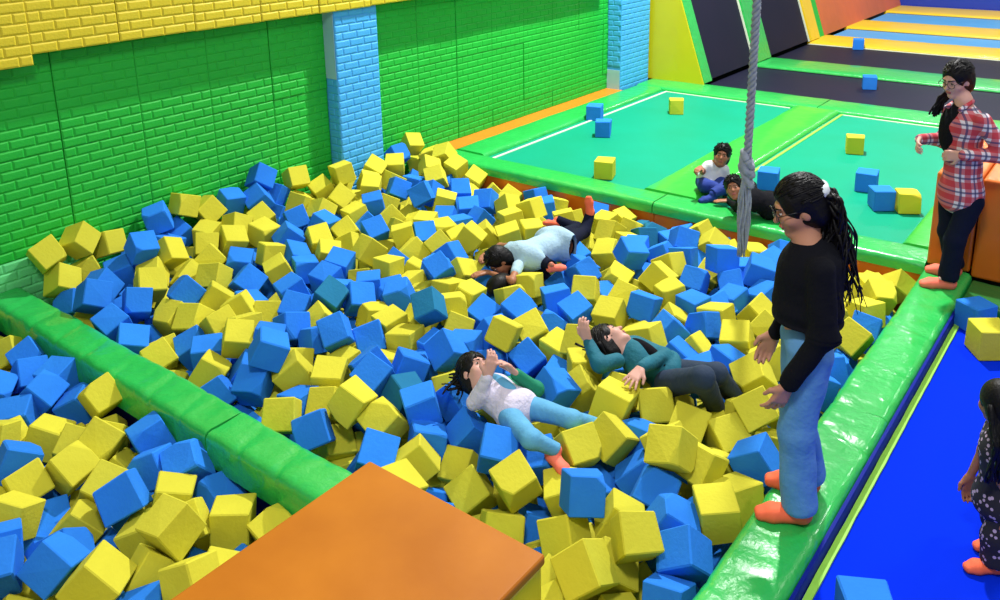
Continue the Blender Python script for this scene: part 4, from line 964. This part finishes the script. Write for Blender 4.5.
def separate(i, j):
    """least-penetration axis and depth for box pairs (separating axis test)"""
    d = pos[j] - pos[i]; Ai, Aj = ROT[i], ROT[j]
    axes = [Ai[:, :, k] for k in range(3)] + [Aj[:, :, k] for k in range(3)]
    axes += [np.cross(Ai[:, :, k], Aj[:, :, l]) for k in range(3) for l in range(3)]
    best = np.full(len(i), 9.0); ba = np.zeros((len(i), 3))
    for n_, ax_ in enumerate(axes):
        ln = np.linalg.norm(ax_, axis=1); ok = ln > 0.15; u_ = ax_ / np.maximum(ln, 1e-6)[:, None]
        ei = half[i] * np.abs(np.einsum('nk,nkl->nl', u_, Ai)).sum(1); ej = half[j] * np.abs(np.einsum('nk,nkl->nl', u_, Aj)).sum(1)
        pd = np.einsum('nk,nk->n', u_, d); dep = ei + ej - np.abs(pd) + (0.004 if n_ >= 6 else 0)
        b = ok & (dep < best); best[b] = dep[b]; ba[b] = (u_ * np.sign(pd)[:, None])[b]
    return best, ba
for it in range(170):
    if it % 8 == 0:
        D2 = ((pos[:, None] - pos[None]) ** 2).sum(2); I, Jx = np.where(np.triu(D2 < 0.37 ** 2, 1))
    dep, ax_ = separate(I, Jx); hit = dep > 0.003
    mv = np.zeros_like(pos); cnt = np.zeros(N0)
    push = ax_[hit] * (dep[hit] - 0.003)[:, None] * 0.5
    np.add.at(mv, I[hit], -push); np.add.at(mv, Jx[hit], push); np.add.at(cnt, I[hit], 1); np.add.at(cnt, Jx[hit], 1)
    mv /= np.maximum(cnt, 1)[:, None] ** 0.5
    mv[:, 2] *= np.where(mv[:, 2] > 0, 0.55, 1.5)
    sp_ = 1.0 if it < 130 else 0.2
    pos += 0.6 * mv * [0.8, 0.8, 1.0] + (home - pos) * [0.045 * sp_, 0.045 * sp_, 0.012 * sp_]
    for (a, b, r) in caps:
        ab = b - a; t = np.clip(((pos - a) @ ab) / (ab @ ab + 1e-9), 0, 1); d = pos - a - t[:, None] * ab; ln = np.linalg.norm(d, axis=1)
        ins = ln < r + 0.085
        if ins.any():
            w = d[ins] / (ln[ins][:, None] + 1e-6); w[:, 2] -= 0.35; pos[ins] += w * (r + 0.085 - ln[ins])[:, None] * 0.6
    ext = half[:, None] * np.abs(ROT).sum(2)
    for k, (l, h) in enumerate(((0, 1), (2, 3))): pos[:, k] = np.clip(pos[:, k], pitbox[:, l] + ext[:, k] * 0.97, pitbox[:, h] - ext[:, k] * 0.97)
    cx = (pos[:, 0] > 5.55 - ext[:, 0]) & (pos[:, 0] < 6.16 + ext[:, 0]) & (pos[:, 1] > 6.38 - ext[:, 1]); pos[cx, 1] = 6.38 - ext[cx, 1]
settled = []
for i in range(N0):
    m = Matrix.Identity(4); k = half[i] * 2 / ES
    for a in range(3):
        for b in range(3): m[a][b] = ROT[i][a, b] * k
        m[a][3] = pos[i][a]
    settled.append(m)
laid = []
for name, (x0, x1, y0, y1) in PITS.items():
    for x in np.arange(x0 + 0.15, x1 - 0.11, 0.18):
        for y in np.arange(y0 + 0.16, y1 - 0.17, 0.185):
            for lay in (0, 1):
                q = A(x + rng.uniform(-.03, .03), y + rng.uniform(-.03, .03), level(x, y) - (0.33 if x > 2.3 else (0.27 if x < 1.85 else 0.19)) - 0.17 * lay + rng.uniform(-.03, .03))
                if 5.4 < q[0] < 6.3 and q[1] > 6.22: continue
                if in_body(q, 0.11): q[2] -= 0.14
                rt = quats(1)[0]; laid.append(Matrix([list(rt[a]) + [q[a]] for a in range(3)] + [[0, 0, 0, 1]]))
# colours follow the survey where the cubes came to rest
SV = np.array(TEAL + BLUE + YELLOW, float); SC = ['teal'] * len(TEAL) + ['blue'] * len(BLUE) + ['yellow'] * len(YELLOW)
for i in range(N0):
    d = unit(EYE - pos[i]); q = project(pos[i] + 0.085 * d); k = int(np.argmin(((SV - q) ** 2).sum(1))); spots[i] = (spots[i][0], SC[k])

MARKS = [(on_z(478, 372), 'at the head of the girl in the pale jacket'), (on_z(520, 405), 'beside the waist of the girl in the pale jacket'), (on_z(556, 448), 'by the feet of the girl in the pale jacket'),
         (on_z(600, 345), 'at the head of the girl in teal'), (on_z(640, 362), 'beside the waist of the girl in teal'), (on_z(706, 385), 'by the knees of the girl in teal'),
         (on_z(497, 265), 'at the head of the boy in grey-blue'), (on_z(540, 255), 'beside the back of the boy in grey-blue'), (on_z(585, 222), 'by the feet of the boy in grey-blue'),
         (A(5.6, 2.2, 0), 'under the rope tail'), (A(3.45, 1.3, 0), 'before the girl in the black sweater'), (A(6.4, 1.35, 0), 'before the girl in the checked shirt'),
         (A(2.55, 2.0, 0), 'in the big pit behind the orange platform'), (A(2.6, 6.3, 0), 'beside the mint wall panel')]
def place_of(p):
    x, y = p[0], p[1]; d, w = min((math.hypot(x - q[0], y - q[1]), t) for q, t in MARKS)
    if x < 2.3:
        if y < 1.95: return 'in the nook beside the platform'
        if x > 1.85: return 'in the small pit beside the divider pad'
        return 'in the small pit beside the orange platform' if y < 3.1 else 'in the small pit away from its pads'
    if d < 0.36: return w
    if y > 6.1: return 'heaped against the green brick wall' if not 5.3 < x < 6.4 else 'piled around the blue column'
    if x > 6.45: return 'in the big pit along the orange board'
    if y < 1.55: return 'in the big pit along the beam pad'
    if x < 2.85: return 'in the big pit along the divider pad'
    if y > 5.3: return 'in the big pit one row off the brick wall'
    if x < 3.6: return 'between divider pad and girl in pale jacket' if y < 4 else 'between divider pad and brick wall'
    if x > 5.4: return 'between the grey-blue boy and orange board'
    return 'between the teal girl and beam pad' if y < 2.2 else ('amid the three lying people' if y < 3.8 else 'between the grey-blue boy and brick wall')
LOOK = ['', 'notched ', 'notched ', 'twice-notched ', '', 'notched ', '', 'twice-notched ']
def pose_of(m):
    z = sorted(abs(m.to_3x3().normalized()[2][k]) for k in range(3))
    return 'level' if z[2] > 0.94 else ('corner-up' if z[2] < 0.76 else ('edge-up' if z[0] < 0.3 else 'tilted'))
def hides(c):
    """would this cube lie on top of a limb that is seen lying on the foam?"""
    for t in SIGHT:
        d = t - EYE; L_ = np.linalg.norm(d); d = d / L_; k = (c - EYE) @ d
        if L_ - 0.7 < k < L_ + 0.02 and np.linalg.norm(c - EYE - k * d) < 0.125: return True
    return False
order = sorted(range(N0), key=lambda i: np.linalg.norm(np.array(settled[i].translation) - EYE))
count = {'yellow': 0, 'blue': 0, 'teal': 0}; rest = []
for i in order:
    colour = spots[i][1]; m = settled[i]
    if hides(np.array(m.translation)): continue
    if m.translation.z < -0.75 or not -0.6 < m.translation.x < 7.0: continue
    if count[colour] >= 300: rest.append((m, colour)); continue
    count[colour] += 1
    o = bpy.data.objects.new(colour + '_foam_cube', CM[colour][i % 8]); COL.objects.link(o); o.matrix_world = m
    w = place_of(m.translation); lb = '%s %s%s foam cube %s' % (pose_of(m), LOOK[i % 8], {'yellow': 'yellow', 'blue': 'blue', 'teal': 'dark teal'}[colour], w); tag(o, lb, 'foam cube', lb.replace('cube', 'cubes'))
bm = bmesh.new()
for k, m in enumerate(laid): rest.append((m, 'yellow' if rng.random() < 0.5 else 'blue'))
for m, colour in rest:
    n0, f0 = len(bm.verts), len(bm.faces); bm.from_mesh(VARIANTS[n0 % 8]); bm.verts.ensure_lookup_table(); bm.faces.ensure_lookup_table()
    for v in bm.verts[n0:]: v.co = m @ v.co
    for f_ in bm.faces[f0:]: f_.material_index = 0 if colour == 'yellow' else 1
me = bpy.data.meshes.new('foam_cube_bed'); bm.to_mesh(me); bm.free(); me.materials.append(MATS['foam_yellow']); me.materials.append(MATS['foam_blue'])
o = link_mesh('foam_cube_bed', me, None); tag(o, 'deeper layer of yellow and blue foam cubes filling both pits', 'foam cubes', kind='stuff')

# loose cubes out on the trampolines and pads
def loose(colour, px, py, z, rot, label, dark=False, v=0, k=1.0):
    p = on_z(px, py, z); o = bpy.data.objects.new(colour + '_foam_cube', CM[colour][v]); COL.objects.link(o)
    o.scale = (k, k, k); o.rotation_euler = (0, 0, rot); me = CM[colour][v]; zmin = min(q.co.z for q in me.vertices) * k
    d = unit(A(p[0], p[1], 0)); o.location = (p[0] + d[0] * 0.1, p[1] + d[1] * 0.1, z - zmin + 0.001); tag(o, label, 'foam cube')
loose('blue', 595, 121, -0.05, 0.35, 'blue foam cube on the wall-side green trampoline, touching its white line', v=0)
loose('blue', 603, 138, -0.05, 0.45, 'blue foam cube on the wall-side green trampoline, clear of the white line', v=4)
loose('yellow', 605, 180, -0.05, 0.35, 'yellow foam cube at the pit end of the wall-side green trampoline', v=0)
loose('yellow', 676, 115, -0.05, 0.5, 'yellow foam cube on the wall-side green trampoline near the yellow wedge', v=4)
loose('blue', 768, 191, -0.05, 0.25, 'blue foam cube on the green trampoline beside the boy in black', v=0)
loose('yellow', 854, 155, -0.05, 0.3, 'lone yellow foam cube in the middle of the green trampoline by the checked-shirt girl', v=4)
loose('blue', 866, 193, -0.05, 0.15, 'blue foam cube of the row of three near the lime pad, further from the pit', v=0)
loose('blue', 880, 212, -0.05, 0.55, 'blue foam cube of the row of three near the lime pad, between its neighbours', v=6)
loose('yellow', 906, 215, -0.05, 0.5, 'yellow foam cube with cut corners at the end of the row of three', v=3)
loose('blue', 869, 90, -0.05, 0.35, 'blue foam cube on the black trampoline nearest the green pads', v=0)
loose('blue', 858, 50, -0.05, 0.3, 'dark blue foam cube on the black trampoline next to the yellow pads', v=0)
loose('blue', 973, 335, -0.12, 0.9, 'blue foam cube on the royal blue trampoline behind a yellow one', v=4)
loose('yellow', 986, 360, -0.12, 0.62, 'yellow foam cube on the royal blue trampoline beside a blue one', v=0, k=1.05)
loose('blue', 860, 652, -0.12, 0.5, 'blue foam cube alone on the royal blue trampoline next to the lime webbing', v=4)
